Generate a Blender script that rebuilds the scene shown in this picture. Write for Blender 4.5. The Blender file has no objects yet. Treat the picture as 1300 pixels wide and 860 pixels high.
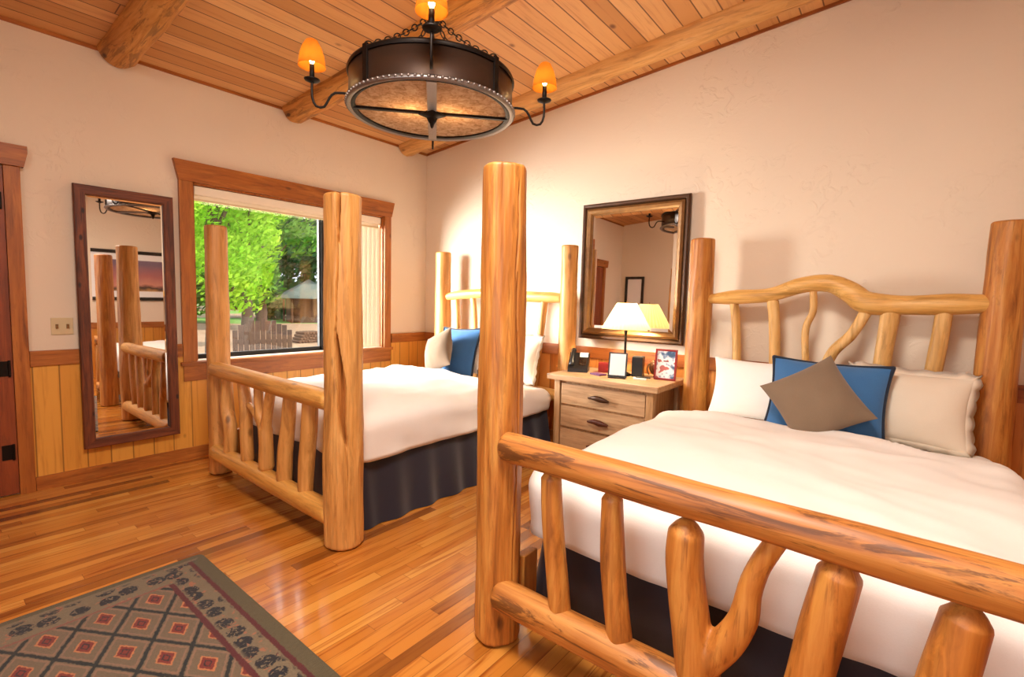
import bpy, math, random
from math import pi, sin, cos, radians, sqrt
from mathutils import Vector, Matrix, noise
random.seed(7)
S = bpy.context.scene
COL = S.collection

# ------------------------------------------------------------------ materials
class NT:
    def __init__(s, name):
        s.m = bpy.data.materials.new(name); s.m.use_nodes = True
        s.t = s.m.node_tree; s.t.nodes.clear()
        s.out = s.t.nodes.new('ShaderNodeOutputMaterial')
    def n(s, typ, ins=None, **kw):
        nd = s.t.nodes.new(typ)
        for k, v in kw.items(): setattr(nd, k, v)
        for k, v in (ins or {}).items():
            sk = nd.inputs[k]
            if isinstance(v, bpy.types.NodeSocket): s.t.links.new(v, sk)
            else: sk.default_value = v
        return nd
    def math(s, op, a, b=0.0, c=None):
        d = {0: a, 1: b}
        if c is not None: d[2] = c
        return s.n('ShaderNodeMath', d, operation=op).outputs[0]
    def mix(s, f, a, b, blend='MIX'):
        nd = s.n('ShaderNodeMix', data_type='RGBA', blend_type=blend)
        for k, v in ((0, f), (6, a), (7, b)):
            if isinstance(v, bpy.types.NodeSocket): s.t.links.new(v, nd.inputs[k])
            else: nd.inputs[k].default_value = v
        return nd.outputs[2]
    def ramp(s, f, stops):
        nd = s.n('ShaderNodeValToRGB', {0: f})
        e = nd.color_ramp.elements
        e[0].position, e[0].color = stops[0]; e[1].position, e[1].color = stops[-1]
        for p, c in stops[1:-1]:
            q = e.new(p); q.color = c
        return nd.outputs[0]
    def step(s, v, a, b):   # smooth 0..1 between a and b
        return s.n('ShaderNodeMapRange', {0: v, 1: a, 2: b, 3: 0.0, 4: 1.0}, interpolation_type='SMOOTHSTEP').outputs[0]
    def coord(s, scale=(1, 1, 1), loc=(0, 0, 0)):
        tc = s.n('ShaderNodeTexCoord')
        return s.n('ShaderNodeMapping', {0: tc.outputs['Object'], 1: loc, 3: scale}).outputs[0]
    def noise(s, vec, scale=5, detail=4, rough=.55, dist=0):
        return s.n('ShaderNodeTexNoise', {'Vector': vec, 'Scale': scale, 'Detail': detail, 'Roughness': rough, 'Distortion': dist}).outputs['Fac']
    def bump(s, h, strength=.3, dist=.01):
        return s.n('ShaderNodeBump', {'Height': h, 'Strength': strength, 'Distance': dist}).outputs[0]
    def bsdf(s, col, rough=.5, normal=None, **kw):
        d = {'Base Color': col, 'Roughness': rough}
        if normal is not None: d['Normal'] = normal
        d.update(kw)
        b = s.n('ShaderNodeBsdfPrincipled', d)
        s.t.links.new(b.outputs[0], s.out.inputs[0])
        return s.m
def C(h, k=1.0):
    if isinstance(h, str):
        v = [int(h[i:i+2], 16)/255 for i in (0, 2, 4)]
        v = [(x/12.92 if x <= .04045 else ((x+.055)/1.055)**2.4)*k for x in v]
    else: v = [x*k for x in h]
    return (v[0], v[1], v[2], 1)

def plain(name, c, rough=.5, metal=0, bump=0, bscale=60, var=.12, **kw):
    t = NT(name); co = t.coord()
    n = t.noise(co, bscale, 3)
    c0 = C(c); dk = tuple(x*(1-var) for x in c0[:3])+(1,)
    col = t.mix(t.noise(co, bscale*.3, 2), dk, c0)
    return t.bsdf(col, rough, t.bump(n, bump, .003) if bump else None, Metallic=metal, **kw)

def wood(name, light, mid, dark, axis='Z', scale=1.0, rough=.5, knots=.8, streak=.6, coat=.06, bark=.25):
    """peeled, varnished log: long grain along one axis, knots and darker weathering"""
    t = NT(name)
    a = 'XYZ'.index(axis)
    sc = [14*scale]*3; sc[a] = 1.1*scale
    co = t.coord(tuple(sc))
    g = t.noise(co, 1.6, 6, .62, .6)
    sc2 = [60*scale]*3; sc2[a] = 2.2*scale
    fine = t.noise(t.coord(tuple(sc2)), 1.0, 3, .6)
    big = t.noise(t.coord((2.3, 2.3, 1.5) if axis == 'Z' else (1.5, 2.3, 2.3)), 1.3, 3, .5)
    col = t.ramp(g, [(.28, C(dark)), (.46, C(mid)), (.66, C(light))])
    col = t.mix(t.step(big, .38, .68), col, t.mix(.5, col, C(mid), 'MIX'))
    col = t.mix(t.math('MULTIPLY', t.step(fine, .56, .72), streak), col, C(dark))
    if bark:
        sb = [11*scale]*3; sb[a] = 1.3*scale
        bk = t.noise(t.coord(tuple(sb), (4, 2, 7)), 1.5, 6, .7, 1.2)
        col = t.mix(t.math('MULTIPLY', t.step(bk, .53, .60), bark), col, C(dark, .55))
    sc3 = [5.5*scale]*3; sc3[a] = 2.6*scale
    v = t.n('ShaderNodeTexVoronoi', {'Vector': t.coord(tuple(sc3), (.3, .7, .1)), 'Scale': 1.15, 'Randomness': 1.0})
    kd = t.math('SUBTRACT', 1.0, t.step(v.outputs['Distance'], .05, .14))
    pick = t.step(t.n('ShaderNodeSeparateColor', {0: v.outputs['Color']}).outputs[0], .42, .5)
    k = t.math('MULTIPLY', t.math('MULTIPLY', kd, pick), knots)
    col = t.mix(k, col, C(dark, .35))
    h = t.math('ADD', t.math('MULTIPLY', g, .6), t.math('MULTIPLY', fine, .25))
    return t.bsdf(col, rough, t.bump(h, .35, .008), **{'Coat Weight': coat, 'Coat Roughness': .25})

def planks(name, across, along, w, L, tones, groove=.04, gdark=.55, rough=.4, knots=.8, kscale=3.0, bump=.35, coat=0, grain=1.0, streak=.85):
    """board surface: tone per board, grain, knots and the dark joints between boards"""
    t = NT(name)
    tc = t.n('ShaderNodeTexCoord').outputs['Object']
    sep = t.n('ShaderNodeSeparateXYZ', {0: tc})
    A = sep.outputs['XYZ'.index(across)]; B = sep.outputs['XYZ'.index(along)]
    q = t.math('DIVIDE', A, w); row = t.math('FLOOR', q)
    r1 = t.n('ShaderNodeTexWhiteNoise', {'W': row}, noise_dimensions='1D').outputs[0]
    s = t.math('ADD', t.math('DIVIDE', B, L), t.math('MULTIPLY', r1, 17.3)); seg = t.math('FLOOR', s)
    cid = t.n('ShaderNodeCombineXYZ', {0: row, 1: seg})
    wn = t.n('ShaderNodeTexWhiteNoise', {'Vector': cid.outputs[0]}, noise_dimensions='3D')
    rnd = wn.outputs[0]
    # grain, shifted per board
    off = t.n('ShaderNodeVectorMath', {0: wn.outputs[1], 1: (31, 27, 19)}, operation='MULTIPLY').outputs[0]
    sc = [22.0*grain]*3; sc['XYZ'.index(along)] = 1.3*grain
    v = t.n('ShaderNodeVectorMath', {0: tc, 1: tuple(sc)}, operation='MULTIPLY').outputs[0]
    v = t.n('ShaderNodeVectorMath', {0: v, 1: off}, operation='ADD').outputs[0]
    g = t.noise(v, 1.3, 5, .6, .8)
    col = t.ramp(rnd, tones)
    dk = t.mix(1.0, col, C('b07848'), 'MULTIPLY')
    col = t.mix(t.math('MULTIPLY', t.step(g, .48, .74), streak), col, dk)
    if knots:
        k3 = [kscale*1.0]*3; k3['XYZ'.index(along)] = kscale*.62
        kv = t.n('ShaderNodeVectorMath', {0: tc, 1: tuple(k3)}, operation='MULTIPLY').outputs[0]
        kv = t.n('ShaderNodeVectorMath', {0: kv, 1: (0.37, .51, .13)}, operation='ADD').outputs[0]
        vo = t.n('ShaderNodeTexVoronoi', {'Vector': kv, 'Scale': 1.0, 'Randomness': 1.0})
        kd = t.math('SUBTRACT', 1.0, t.step(vo.outputs['Distance'], .035, .10))
        pick = t.step(t.n('ShaderNodeSeparateColor', {0: vo.outputs['Color']}).outputs[0], .25, .35)
        col = t.mix(t.math('MULTIPLY', t.math('MULTIPLY', kd, pick), knots), col, C('5a2a10'))
    fr = t.math('FRACT', q); fs = t.math('FRACT', s)
    e1 = t.math('MINIMUM', fr, t.math('SUBTRACT', 1.0, fr))
    j1 = t.math('SUBTRACT', 1.0, t.step(e1, groove*.25, groove))
    e2 = t.math('MULTIPLY', t.math('MINIMUM', fs, t.math('SUBTRACT', 1.0, fs)), L/w)
    j2 = t.math('SUBTRACT', 1.0, t.step(e2, groove*.2, groove*.8))
    j = t.math('MAXIMUM', j1, j2)
    col = t.mix(t.math('MULTIPLY', j, gdark), col, C('4a220c'))
    h = t.math('SUBTRACT', t.math('MULTIPLY', g, .12), j)
    return t.bsdf(col, rough, t.bump(h, bump, .004), **{'Coat Weight': coat, 'Coat Roughness': .12})

def plaster(name, c):
    t = NT(name); co = t.coord()
    n1 = t.noise(co, 9, 4, .55, 1.6); n2 = t.noise(co, 30, 3, .5, .8)
    h = t.math('ADD', t.math('MULTIPLY', t.step(n1, .52, .64), t.step(t.noise(co, 1.6, 2), .44, .62)), t.math('MULTIPLY', n2, .3))
    col = t.mix(t.noise(co, 1.1, 2), C(c), C(c, .93))
    return t.bsdf(col, .8, t.bump(h, .42, .006))

def fabric(name, c, c2=None, scale=320, rough=.9, bump=.25, sheen=.2):
    t = NT(name); co = t.coord()
    n = t.noise(co, scale, 2); m = t.noise(co, 6, 3)
    col = t.mix(t.math('MULTIPLY', t.math('ADD', n, m), .5), C(c), C(c2 or c, 1 if c2 else .85))
    return t.bsdf(col, rough, t.bump(n, bump, .002), **{'Sheen Weight': sheen})

M = {}
M['log'] = wood('peeled_log_vertical', 'd29648', 'b5702c', '6e3a12', 'Z')
M['logx'] = wood('peeled_log_crosswise', 'c88a42', 'ab6829', '66360f', 'X', streak=.8, bark=.75)
M['loggold'] = wood('golden_log_vertical', 'dea660', 'c68a46', '8c5826', 'Z', knots=.7, streak=.35)
M['loggoldx'] = wood('golden_log_crosswise', 'e0a856', 'cc9042', '925c24', 'X', knots=.6, streak=.35)
M['logpale'] = wood('pale_peeled_log', 'e4b878', 'd2a25c', 'a07238', 'Z', knots=.4, streak=.25)
M['logpalex'] = wood('pale_peeled_log_crosswise', 'e6b870', 'd6a254', 'a47434', 'X', knots=.35, streak=.25)
M['beam'] = wood('ceiling_log', 'd0944c', 'b87830', '6c3c10', 'X', knots=.95, streak=.5, coat=.05, rough=.6, bark=.5)
M['beampale'] = wood('ceiling_log_pale', 'dca868', 'cc9450', '925c2c', 'X', knots=.6, streak=.3, coat=.05, rough=.6)
M['floor'] = planks('oak_floor', 'X', 'Y', .062, .95, [(0, C('6c3a12')), (.05, C('96581e')), (.25, C('b87028')), (.65, C('c47e32')), (1, C('d09242'))],
                    groove=.035, gdark=.6, rough=.24, knots=.35, kscale=2.2, bump=.12, coat=.25)
M['ceiling'] = planks('ceiling_boards', 'X', 'Y', .135, 40, [(0, C('bc8248')), (.5, C('cc9258')), (1, C('dca870'))],
                      groove=.05, gdark=.85, rough=.55, knots=.85, kscale=3.3, streak=.4)
M['wainl'] = planks('pine_wainscot', 'Y', 'Z', .135, 9, [(0, C('c47a2a')), (.5, C('d8943a')), (1, C('e4a84c'))], groove=.045, gdark=.6, knots=.95, kscale=4.2, streak=.4)
M['wainh'] = planks('pine_wainscot_head', 'X', 'Z', .135, 9, [(0, C('c0702c')), (.5, C('d08840')), (1, C('dc9850'))], groove=.045, gdark=.6, knots=.9, kscale=4.2)
M['trimy'] = wood('trim_wood_lengthwise', 'b8702c', 'a05a1e', '6c3810', 'Y', scale=1.2, knots=.6, streak=.3)
M['trimx'] = wood('trim_wood_crosswise', 'ac642a', '94501c', '683410', 'X', scale=1.2, knots=.6, streak=.3)
M['trimz'] = wood('trim_wood_upright', 'b8702c', 'a05a1e', '6c3810', 'Z', scale=1.2, knots=.6, streak=.3)
M['door'] = wood('door_wood', '9c4e22', '843c18', '54220c', 'Z', scale=1.0, knots=.7, streak=.4)
M['plaster'] = plaster('cream_plaster', 'e8d8c2')
M['sheet'] = fabric('white_cotton', 'f4efe9', 'eae4dc', 220, .85, .15)
M['sham'] = fabric('ivory_cotton', 'e8dcc8', 'dccdb8', 260, .85, .15)
M['denim'] = fabric('blue_denim', '3f76aa', '2a5a90', 240)
M['navy'] = fabric('navy_piping', '182438', '101a2a', 260)
M['taupe'] = fabric('taupe_suede', '85705a', '705c48', 300)
M['skirt'] = fabric('dark_navy_cloth', '1e1c2e', '141420', 260, .5, .2, .3)
M['iron'] = plain('dark_iron', '1c1410', .45, .7, .3, 50)
M['bronze'] = plain('drum_bronze', '382418', .45, .55, .15, 8)
M['pewter'] = plain('hammered_pewter', '8c8480', .35, .9, .5, 90)
M['ivory'] = plain('ivory_plastic', 'd8c49a', .5)
M['black'] = plain('black_plastic', '141416', .35)
M['white'] = plain('white_paper', 'f2f0f0', .7, var=.03)
M['red'] = plain('red_lacquer', '8c1c18', .35)
M['purple'] = plain('purple_card', '5c2c60', .6)
M['ballwood'] = wood('dark_wicker', '7a3c1c', '54240f', '280e06', 'Z', scale=4, knots=.8)
M['stand'] = wood('bleached_pine', 'cca67c', 'b89068', '94704a', 'X', scale=1.3, knots=.7, streak=.2)
M['standz'] = wood('bleached_pine_upright', 'c49c72', 'b08658', '8c6440', 'Z', scale=1.3, knots=.6, streak=.2)
M['barn'] = wood('dark_barnwood', '8a4822', '602c12', '2a1006', 'Z', scale=1.6, knots=.9, streak=.6, rough=.55)
M['barny'] = wood('dark_barnwood_crosswise', '8a4822', '602c12', '2a1006', 'Y', scale=1.6, knots=.9, streak=.6, rough=.55)
M['gilt'] = plain('antique_gilt', '9c7040', .4, .35, .6, 60, .55)
M['giltdark'] = plain('antique_gilt_dark', '54341c', .45, .2, .5, 60, .5)
M['blind'] = plain('cream_blind', 'efe3cc', .7, var=.04)
M['frameblack'] = plain('picture_frame_black', '1e1610', .4)
def mirror_mat():
    t = NT('mirror_glass'); return t.bsdf((.9, .89, .87, 1), .015, Metallic=1.0)
M['mirror'] = mirror_mat()
def glass_mat():
    t = NT('window_glass')
    tr = t.n('ShaderNodeBsdfTransparent', {0: (.97, .98, .98, 1)}); gl = t.n('ShaderNodeBsdfGlossy', {'Color': (1, 1, 1, 1), 'Roughness': .02})
    mx = t.n('ShaderNodeMixShader', {0: .04, 1: tr.outputs[0], 2: gl.outputs[0]})
    t.t.links.new(mx.outputs[0], t.out.inputs[0]); return t.m
M['glass'] = glass_mat()
def shade_mat(name, c, e, strength, trans=.6):
    t = NT(name)
    df = t.n('ShaderNodeBsdfDiffuse', {0: C(c)}); tl = t.n('ShaderNodeBsdfTranslucent', {0: C(c)})
    mx = t.n('ShaderNodeMixShader', {0: trans, 1: df.outputs[0], 2: tl.outputs[0]})
    em = t.n('ShaderNodeEmission', {0: C(e), 1: strength})
    ad = t.n('ShaderNodeAddShader', {0: mx.outputs[0], 1: em.outputs[0]})
    t.t.links.new(ad.outputs[0], t.out.inputs[0]); return t.m
M['lampshade'] = shade_mat('lit_cream_shade', 'f0dca0', 'ffe49a', .10, .22)
M['amber'] = shade_mat('amber_mica_shade', 'a4601f', 'ff7a10', .0, .4)
M['bulb'] = shade_mat('lit_bulb', 'fff0c0', 'ffe0a0', 12)
def mica_mat():
    t = NT('mica_panel'); co = t.coord()
    n = t.noise(co, 26, 6, .7, 1.0)
    c = t.ramp(n, [(.3, C('a08060')), (.5, C('d4b898')), (.7, C('ece0c8'))])
    df = t.n('ShaderNodeBsdfDiffuse', {0: c}); tl = t.n('ShaderNodeBsdfTranslucent', {0: c})
    mx = t.n('ShaderNodeMixShader', {0: .45, 1: df.outputs[0], 2: tl.outputs[0]})
    t.t.links.new(mx.outputs[0], t.out.inputs[0]); return t.m
M['mica'] = mica_mat()
def leaf_mat(name, a, b):
    t = NT(name); oi = t.noise(t.coord(), 1.3, 2)
    c = t.ramp(oi, [(.35, C(a)), (.65, C(b))])
    df = t.n('ShaderNodeBsdfDiffuse', {0: c}); tl = t.n('ShaderNodeBsdfTranslucent', {0: c})
    mx = t.n('ShaderNodeMixShader', {0: .4, 1: df.outputs[0], 2: tl.outputs[0]})
    t.t.links.new(mx.outputs[0], t.out.inputs[0]); return t.m
M['leafbright'] = leaf_mat('leaf_bright', '7cb82a', 'b4dc4c')
M['leafmid'] = leaf_mat('leaf_mid', '4c8a2c', '86b450')
M['leafdark'] = leaf_mat('leaf_dark', '35603a', '5c8c58')
M['bark'] = plain('bark', '5c4a3c', .9, 0, .5, 30)
M['greywood'] = plain('weathered_wood', '3a261c', .8, 0, .4, 40, .4)
M['brownwood'] = plain('brown_logs', '70482e', .85, 0, .4, 30, .4)
M['roofgrey'] = plain('grey_shingle', '747c72', .8, 0, .3, 12)
M['darkpost'] = plain('backlit_sash_dark', '15110f', .7)  # near black: backlit shade of sash and mullion put into the colour
def ground_mat():
    t = NT('lawn_and_dirt'); co = t.coord()
    n = t.noise(co, .10, 3, .5, .5); f = t.noise(co, 2.5, 4)
    g = t.mix(f, C('64902c'), C('94b454')); d = t.mix(f, C('a47c5c'), C('c09c7c'))
    return t.bsdf(t.mix(t.step(n, .47, .52), g, d), .95)
M['ground'] = ground_mat()
def rug_mat():
    """woven rug: olive guard band, red lines, dark flower band, lattice of diamonds with red medallions"""
    t = NT('woven_rug')
    tc = t.n('ShaderNodeTexCoord').outputs['Object']
    jit = t.n('ShaderNodeTexNoise', {'Vector': tc, 'Scale': 90.0, 'Detail': 1.0}).outputs['Color']
    tcj = t.n('ShaderNodeVectorMath', {0: tc, 1: t.n('ShaderNodeVectorMath', {0: jit, 1: (.012, .012, 0)}, operation='MULTIPLY').outputs[0]}, operation='ADD').outputs[0]
    tcj = t.n('ShaderNodeVectorMath', {0: tcj, 1: (-.006, -.006, 0)}, operation='ADD').outputs[0]
    sp = t.n('ShaderNodeSeparateXYZ', {0: tcj}); X, Y = sp.outputs[0], sp.outputs[1]
    ax = t.math('ABSOLUTE', X); ay = t.math('ABSOLUTE', Y)      # rug centre is the origin
    HX, HY = RUG_H
    dx = t.math('SUBTRACT', HX, ax); dy = t.math('SUBTRACT', HY, ay)   # distance in from each edge
    def band(v, a, b, s=.004):
        return t.math('MULTIPLY', t.step(v, a-s, a+s), t.math('SUBTRACT', 1.0, t.step(v, b-s, b+s)))
    # lattice
    u = t.math('DIVIDE', t.math('ADD', X, RUG_PH[0]), .30); v = t.math('DIVIDE', t.math('ADD', Y, RUG_PH[1]), .178)
    p = t.math('ADD', t.math('ADD', u, v), .5); q = t.math('ADD', t.math('SUBTRACT', u, v), .5)
    fp = t.math('ABSOLUTE', t.math('SUBTRACT', t.math('FRACT', p), .5)); fq = t.math('ABSOLUTE', t.math('SUBTRACT', t.math('FRACT', q), .5))
    mx = t.math('MAXIMUM', fp, fq); mn = t.math('ADD', fp, fq)
    base = t.mix(t.noise(tc, 160, 2), C('50422e'), C('74604a'))
    col = t.mix(t.step(mx, .445, .462), base, C('101412'))
    col = t.mix(t.math('MULTIPLY', band(mx, .375, .42, .01), .35), col, C('9c6c58'))
    col = t.mix(t.math('SUBTRACT', 1.0, t.step(mx, .195, .215)), col, C('a86840'))
    col = t.mix(t.math('SUBTRACT', 1.0, t.step(mx, .155, .17)), col, C('6c2014'))
    col = t.mix(band(mx, .055, .09, .01), col, C('2c1418'))
    # flower band
    fb = t.mix(t.noise(tc, 140, 2), C('5c4e38'), C('786850'))
    vo = t.n('ShaderNodeTexVoronoi', {'Vector': tcj, 'Scale': 11.0, 'Randomness': .35})
    pet = t.math('MULTIPLY', t.math('SUBTRACT', 1.0, t.step(vo.outputs['Distance'], .38, .44)),
                 t.step(t.noise(tcj, 60, 1, .5, 1.0), .38, .44))
    rl = t.step(t.noise(tcj, 34, 2), .62, .66)
    fb = t.mix(t.math('MULTIPLY', rl, .6), fb, C('a0583c'))
    fbx = t.mix(t.math('MULTIPLY', pet, band(dy, .088, .178, .012)), fb, C('0c0e16'))
    fby = t.mix(t.math('MULTIPLY', pet, band(dx, .055, .17, .012)), fb, C('0c0e16'))
    oli = t.mix(t.noise(t.n('ShaderNodeVectorMath', {0: tc, 1: (60, 15, 1)}, operation='MULTIPLY').outputs[0], 2.5, 3), C('3e3620'), C('5c5034'))
    infield = t.math('MULTIPLY', t.step(dx, .208, .212), t.step(dy, .198, .202))
    # side (short edges) band
    outer = t.mix(t.step(dx, .028, .036), oli, fby)
    isx = t.step(t.math('SUBTRACT', t.math('SUBTRACT', dx, dy), .01), -.004, .004)    # nearer the long edge
    lon = t.mix(t.step(dy, .078, .082), oli, fbx)
    brd = t.mix(isx, outer, lon)
    brd = t.mix(t.math('MULTIPLY', band(dy, .060, .080, .003), t.step(dx, .05, .056)), brd, C('4c0c10'))
    col = t.mix(infield, brd, col)
    col = t.mix(t.math('MULTIPLY', band(dy, .186, .208, .003), t.step(dx, .2, .206)), col, C('4c0c10'))
    col = t.mix(t.math('MULTIPLY', t.math('MULTIPLY', band(dx, .196, .208, .003), t.step(dy, .2, .206)), .7), col, C('7c3830'))
    return t.bsdf(col, .95, t.bump(t.noise(tc, 420, 2), .5, .004), **{'Sheen Weight': .15})

# ------------------------------------------------------------------ mesh helpers
class MB:
    def __init__(s): s.v = []; s.f = []; s.sm = []
    def add(s, vs, fs, smooth=True):
        o = len(s.v); s.v += [tuple(v) for v in vs]; s.f += [tuple(i+o for i in f) for f in fs]; s.sm += [smooth]*len(fs); return s
    def box(s, x0, x1, y0, y1, z0, z1, b=0.0):
        if b <= 0:
            vs = [(x, y, z) for x in (x0, x1) for y in (y0, y1) for z in (z0, z1)]
            return s.add(vs, [(0,1,3,2),(4,6,7,5),(0,4,5,1),(2,3,7,6),(0,2,6,4),(1,5,7,3)], False)
        import bmesh
        bm = bmesh.new(); bmesh.ops.create_cube(bm, size=1)
        for v in bm.verts: v.co = Vector(((x0+x1)/2+v.co.x*(x1-x0), (y0+y1)/2+v.co.y*(y1-y0), (z0+z1)/2+v.co.z*(z1-z0)))
        bmesh.ops.bevel(bm, geom=bm.edges[:], offset=b, segments=2, affect='EDGES', profile=.7)
        bm.verts.index_update()
        s.add([v.co for v in bm.verts], [[v.index for v in f.verts] for f in bm.faces], False); bm.free(); return s
    def lathe(s, prof, cx, cy, cz, n=32, wob=0, seed=0, mat=None):
        vs = []; fs = []
        for (r, z) in prof:
            for k in range(n):
                a = 2*pi*k/n
                vs.append(Vector((r*cos(a), r*sin(a), z)))
        m = mat or Matrix()
        vs = [m @ v + Vector((cx, cy, cz)) for v in vs]
        for i in range(len(prof)-1):
            for k in range(n):
                fs.append((i*n+k, i*n+(k+1) % n, (i+1)*n+(k+1) % n, (i+1)*n+k))
        return s.add(vs, fs)
    def prism(s, poly, y0, y1, axis='Y'):
        n = len(poly)
        def P(a, b, t): return {'Y': (a, t, b), 'X': (t, a, b), 'Z': (a, b, t)}[axis]
        vs = [P(a, b, y0) for a, b in poly]+[P(a, b, y1) for a, b in poly]
        fs = [tuple(range(n)), tuple(range(2*n-1, n-1, -1))]+[(i, i+n, (i+1) % n+n, (i+1) % n) for i in range(n)]
        return s.add(vs, fs, False)
    def log(s, pts, rad, seg=28, amp=.035, seed=0, ends=('round', 'round'), step=.03, crack=None, squash=None, lump=1.0):
        """a natural log along a path of control points"""
        pts = [Vector(p) for p in pts]
        if len(pts) == 2: pts = [pts[0], pts[0].lerp(pts[1], .5), pts[1]]
        if not isinstance(rad, (list, tuple)): rad = [rad]*len(pts)
        elif len(rad) == 2 and len(pts) == 3: rad = [rad[0], (rad[0]+rad[1])/2, rad[1]]
        P = []; R = []
        for i in range(len(pts)-1):
            p0 = pts[max(i-1, 0)]; p1 = pts[i]; p2 = pts[i+1]; p3 = pts[min(i+2, len(pts)-1)]
            k = max(2, int((p2-p1).length/step))
            for j in range(k):
                t = j/k
                P.append(.5*((2*p1)+(p2-p0)*t+(2*p0-5*p1+4*p2-p3)*t*t+(3*p1-p0-3*p2+p3)*t**3)); R.append(rad[i]+(rad[i+1]-rad[i])*(t*t*(3-2*t)))
        P.append(pts[-1]); R.append(rad[-1])
        # frames
        T = [(P[min(i+1, len(P)-1)]-P[max(i-1, 0)]).normalized() for i in range(len(P))]
        up = Vector((0, 0, 1)) if abs(T[0].z) < .8 else Vector((1, 0, 0))
        N = [(up-T[0]*up.dot(T[0])).normalized()]
        for i in range(1, len(P)):
            n_ = N[-1]-T[i]*N[-1].dot(T[i]); N.append(n_.normalized())
        rings = []; cum = 0
        def cap(i, sgn, kind):
            r = R[i]; out = []
            if kind == 'round': pr = [(0, .90), (.22, .72), (.36, .42), (.42, .0)] ; pr = [(.10, .97), (.26, .85), (.38, .62), (.44, .3), (.46, .02)]
            elif kind == 'flat': pr = [(.06, .985), (.12, .93), (.15, .86), (.155, .5), (.16, .02)]
            else: pr = [(.12, .97), (.55, .66), (.80, .38), (.88, .22), (.90, .02)]
            for d, sc in pr: out.append((P[i]+T[i]*(sgn*d*r), r*sc, T[i], N[i]))
            return out
        seq = []
        seq += list(reversed(cap(0, -1, ends[0])))
        for i in range(len(P)): seq.append((P[i], R[i], T[i], N[i]))
        seq += cap(len(P)-1, 1, ends[1])
        L = [0]
        for a, b in zip(seq, seq[1:]): L.append(L[-1]+(b[0]-a[0]).length)
        vs = []; fs = []
        for (c, r, t, n_), l in zip(seq, L):
            b_ = t.cross(n_)
            for k in range(seg):
                a = 2*pi*k/seg
                e = n_*cos(a)+b_*sin(a)
                q = Vector((cos(a)*1.3+seed*3.1, sin(a)*1.3, l*2.2))
                f = 1+amp*1.6*noise.noise(q)*lump+amp*.7*noise.noise(Vector((cos(a)*4, sin(a)*4+seed, l*5)))+amp*.35*noise.noise(Vector((cos(a)*11, sin(a)*11+seed, l*9)))
                rr = r*f
                if crack:
                    rr -= crack(c, e, r)
                vs.append(c+e*rr)
        m = len(seq)
        for i in range(m-1):
            for k in range(seg):
                fs.append((i*seg+k, i*seg+(k+1) % seg, (i+1)*seg+(k+1) % seg, (i+1)*seg+k))
        fs.append(tuple(reversed(range(seg)))); fs.append(tuple(range((m-1)*seg, m*seg)))
        return s.add(vs, fs)
    def tube(s, pts, r, seg=10, closed=False):
        pts = [Vector(p) for p in pts]; n = len(pts)
        if not closed: return s.log(pts, r, seg, 0, 0, step=.02)
        vs = []; fs = []; N = None
        for i in range(n):
            t = (pts[(i+1) % n]-pts[i-1]).normalized()
            if N is None:
                u = Vector((0, 0, 1)) if abs(t.z) < .8 else Vector((1, 0, 0)); N = (u-t*u.dot(t)).normalized()
            else: N = (N-t*N.dot(t)).normalized()
            b = t.cross(N)
            for k in range(seg):
                a = 2*pi*k/seg; vs.append(pts[i]+(N*cos(a)+b*sin(a))*r)
        for i in range(n):
            j = (i+1) % n
            for k in range(seg): fs.append((i*seg+k, i*seg+(k+1) % seg, j*seg+(k+1) % seg, j*seg+k))
        return s.add(vs, fs)
    def quad(s, a, b, c, d): return s.add([a, b, c, d], [(0, 1, 2, 3)], False)

def wloc(o):
    v = Vector((0, 0, 0))
    while o is not None: v += o.location; o = o.parent
    return v
def obj(name, mb, mat, parent=None, origin='auto', remesh=None, smooth=None):
    """links a mesh given in world coordinates as one object"""
    if parent is not None: loc = wloc(parent); place = Vector((0, 0, 0))
    else:
        if origin == 'auto':
            xs, ys, zs = zip(*mb.v); loc = Vector(((min(xs)+max(xs))/2, (min(ys)+max(ys))/2, min(zs)))
        else: loc = Vector(origin)
        place = loc
    me = bpy.data.meshes.new(name)
    me.from_pydata([tuple(Vector(v)-loc) for v in mb.v], [], mb.f); me.update()
    me.polygons.foreach_set('use_smooth', mb.sm)
    import bmesh
    bm = bmesh.new(); bm.from_mesh(me); bmesh.ops.recalc_face_normals(bm, faces=bm.faces[:]); bm.to_mesh(me); bm.free()
    me.materials.append(M[mat] if isinstance(mat, str) else mat)
    o = bpy.data.objects.new(name, me); COL.objects.link(o); o.location = place
    if parent is not None: o.parent = parent
    if remesh:
        md = o.modifiers.new('fuse', 'REMESH'); md.mode = 'VOXEL'; md.voxel_size = remesh; md.use_smooth_shade = True
        sm = o.modifiers.new('soften', 'SMOOTH'); sm.iterations = 4; sm.factor = .6
    return o
def tag(o, label, cat, group=None, kind=None):
    o['label'] = label; o['category'] = cat
    if group: o['group'] = group
    if kind: o['kind'] = kind
    return o
def thing(name, label, cat, loc, group=None):
    o = bpy.data.objects.new(name, None); COL.objects.link(o); o.location = loc; o.empty_display_size = .1
    return tag(o, label, cat, group)
def struct(name, mb, mat, parent=None):
    o = obj(name, mb, mat, parent, origin=(0, 0, 0))
    if parent is None: o['kind'] = 'structure'
    return o
def place(o, loc, mat3):
    o.matrix_world = Matrix.Translation(loc) @ mat3.to_4x4(); return o

# ------------------------------------------------------------------ room
RX, RY = 6.6, -5.4            # room reaches x=RX and y=RY; window wall x=0, head wall y=0
ZC, SL = 3.1123, .0826        # ceiling height at the window wall and its rise per metre
TH = .16
def zc(x): return ZC+SL*x
RAIL, RAILB = .967, .862
# floor
struct('floor', MB().box(0, RX, RY, 0, -.06, 0), 'floor')
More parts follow.
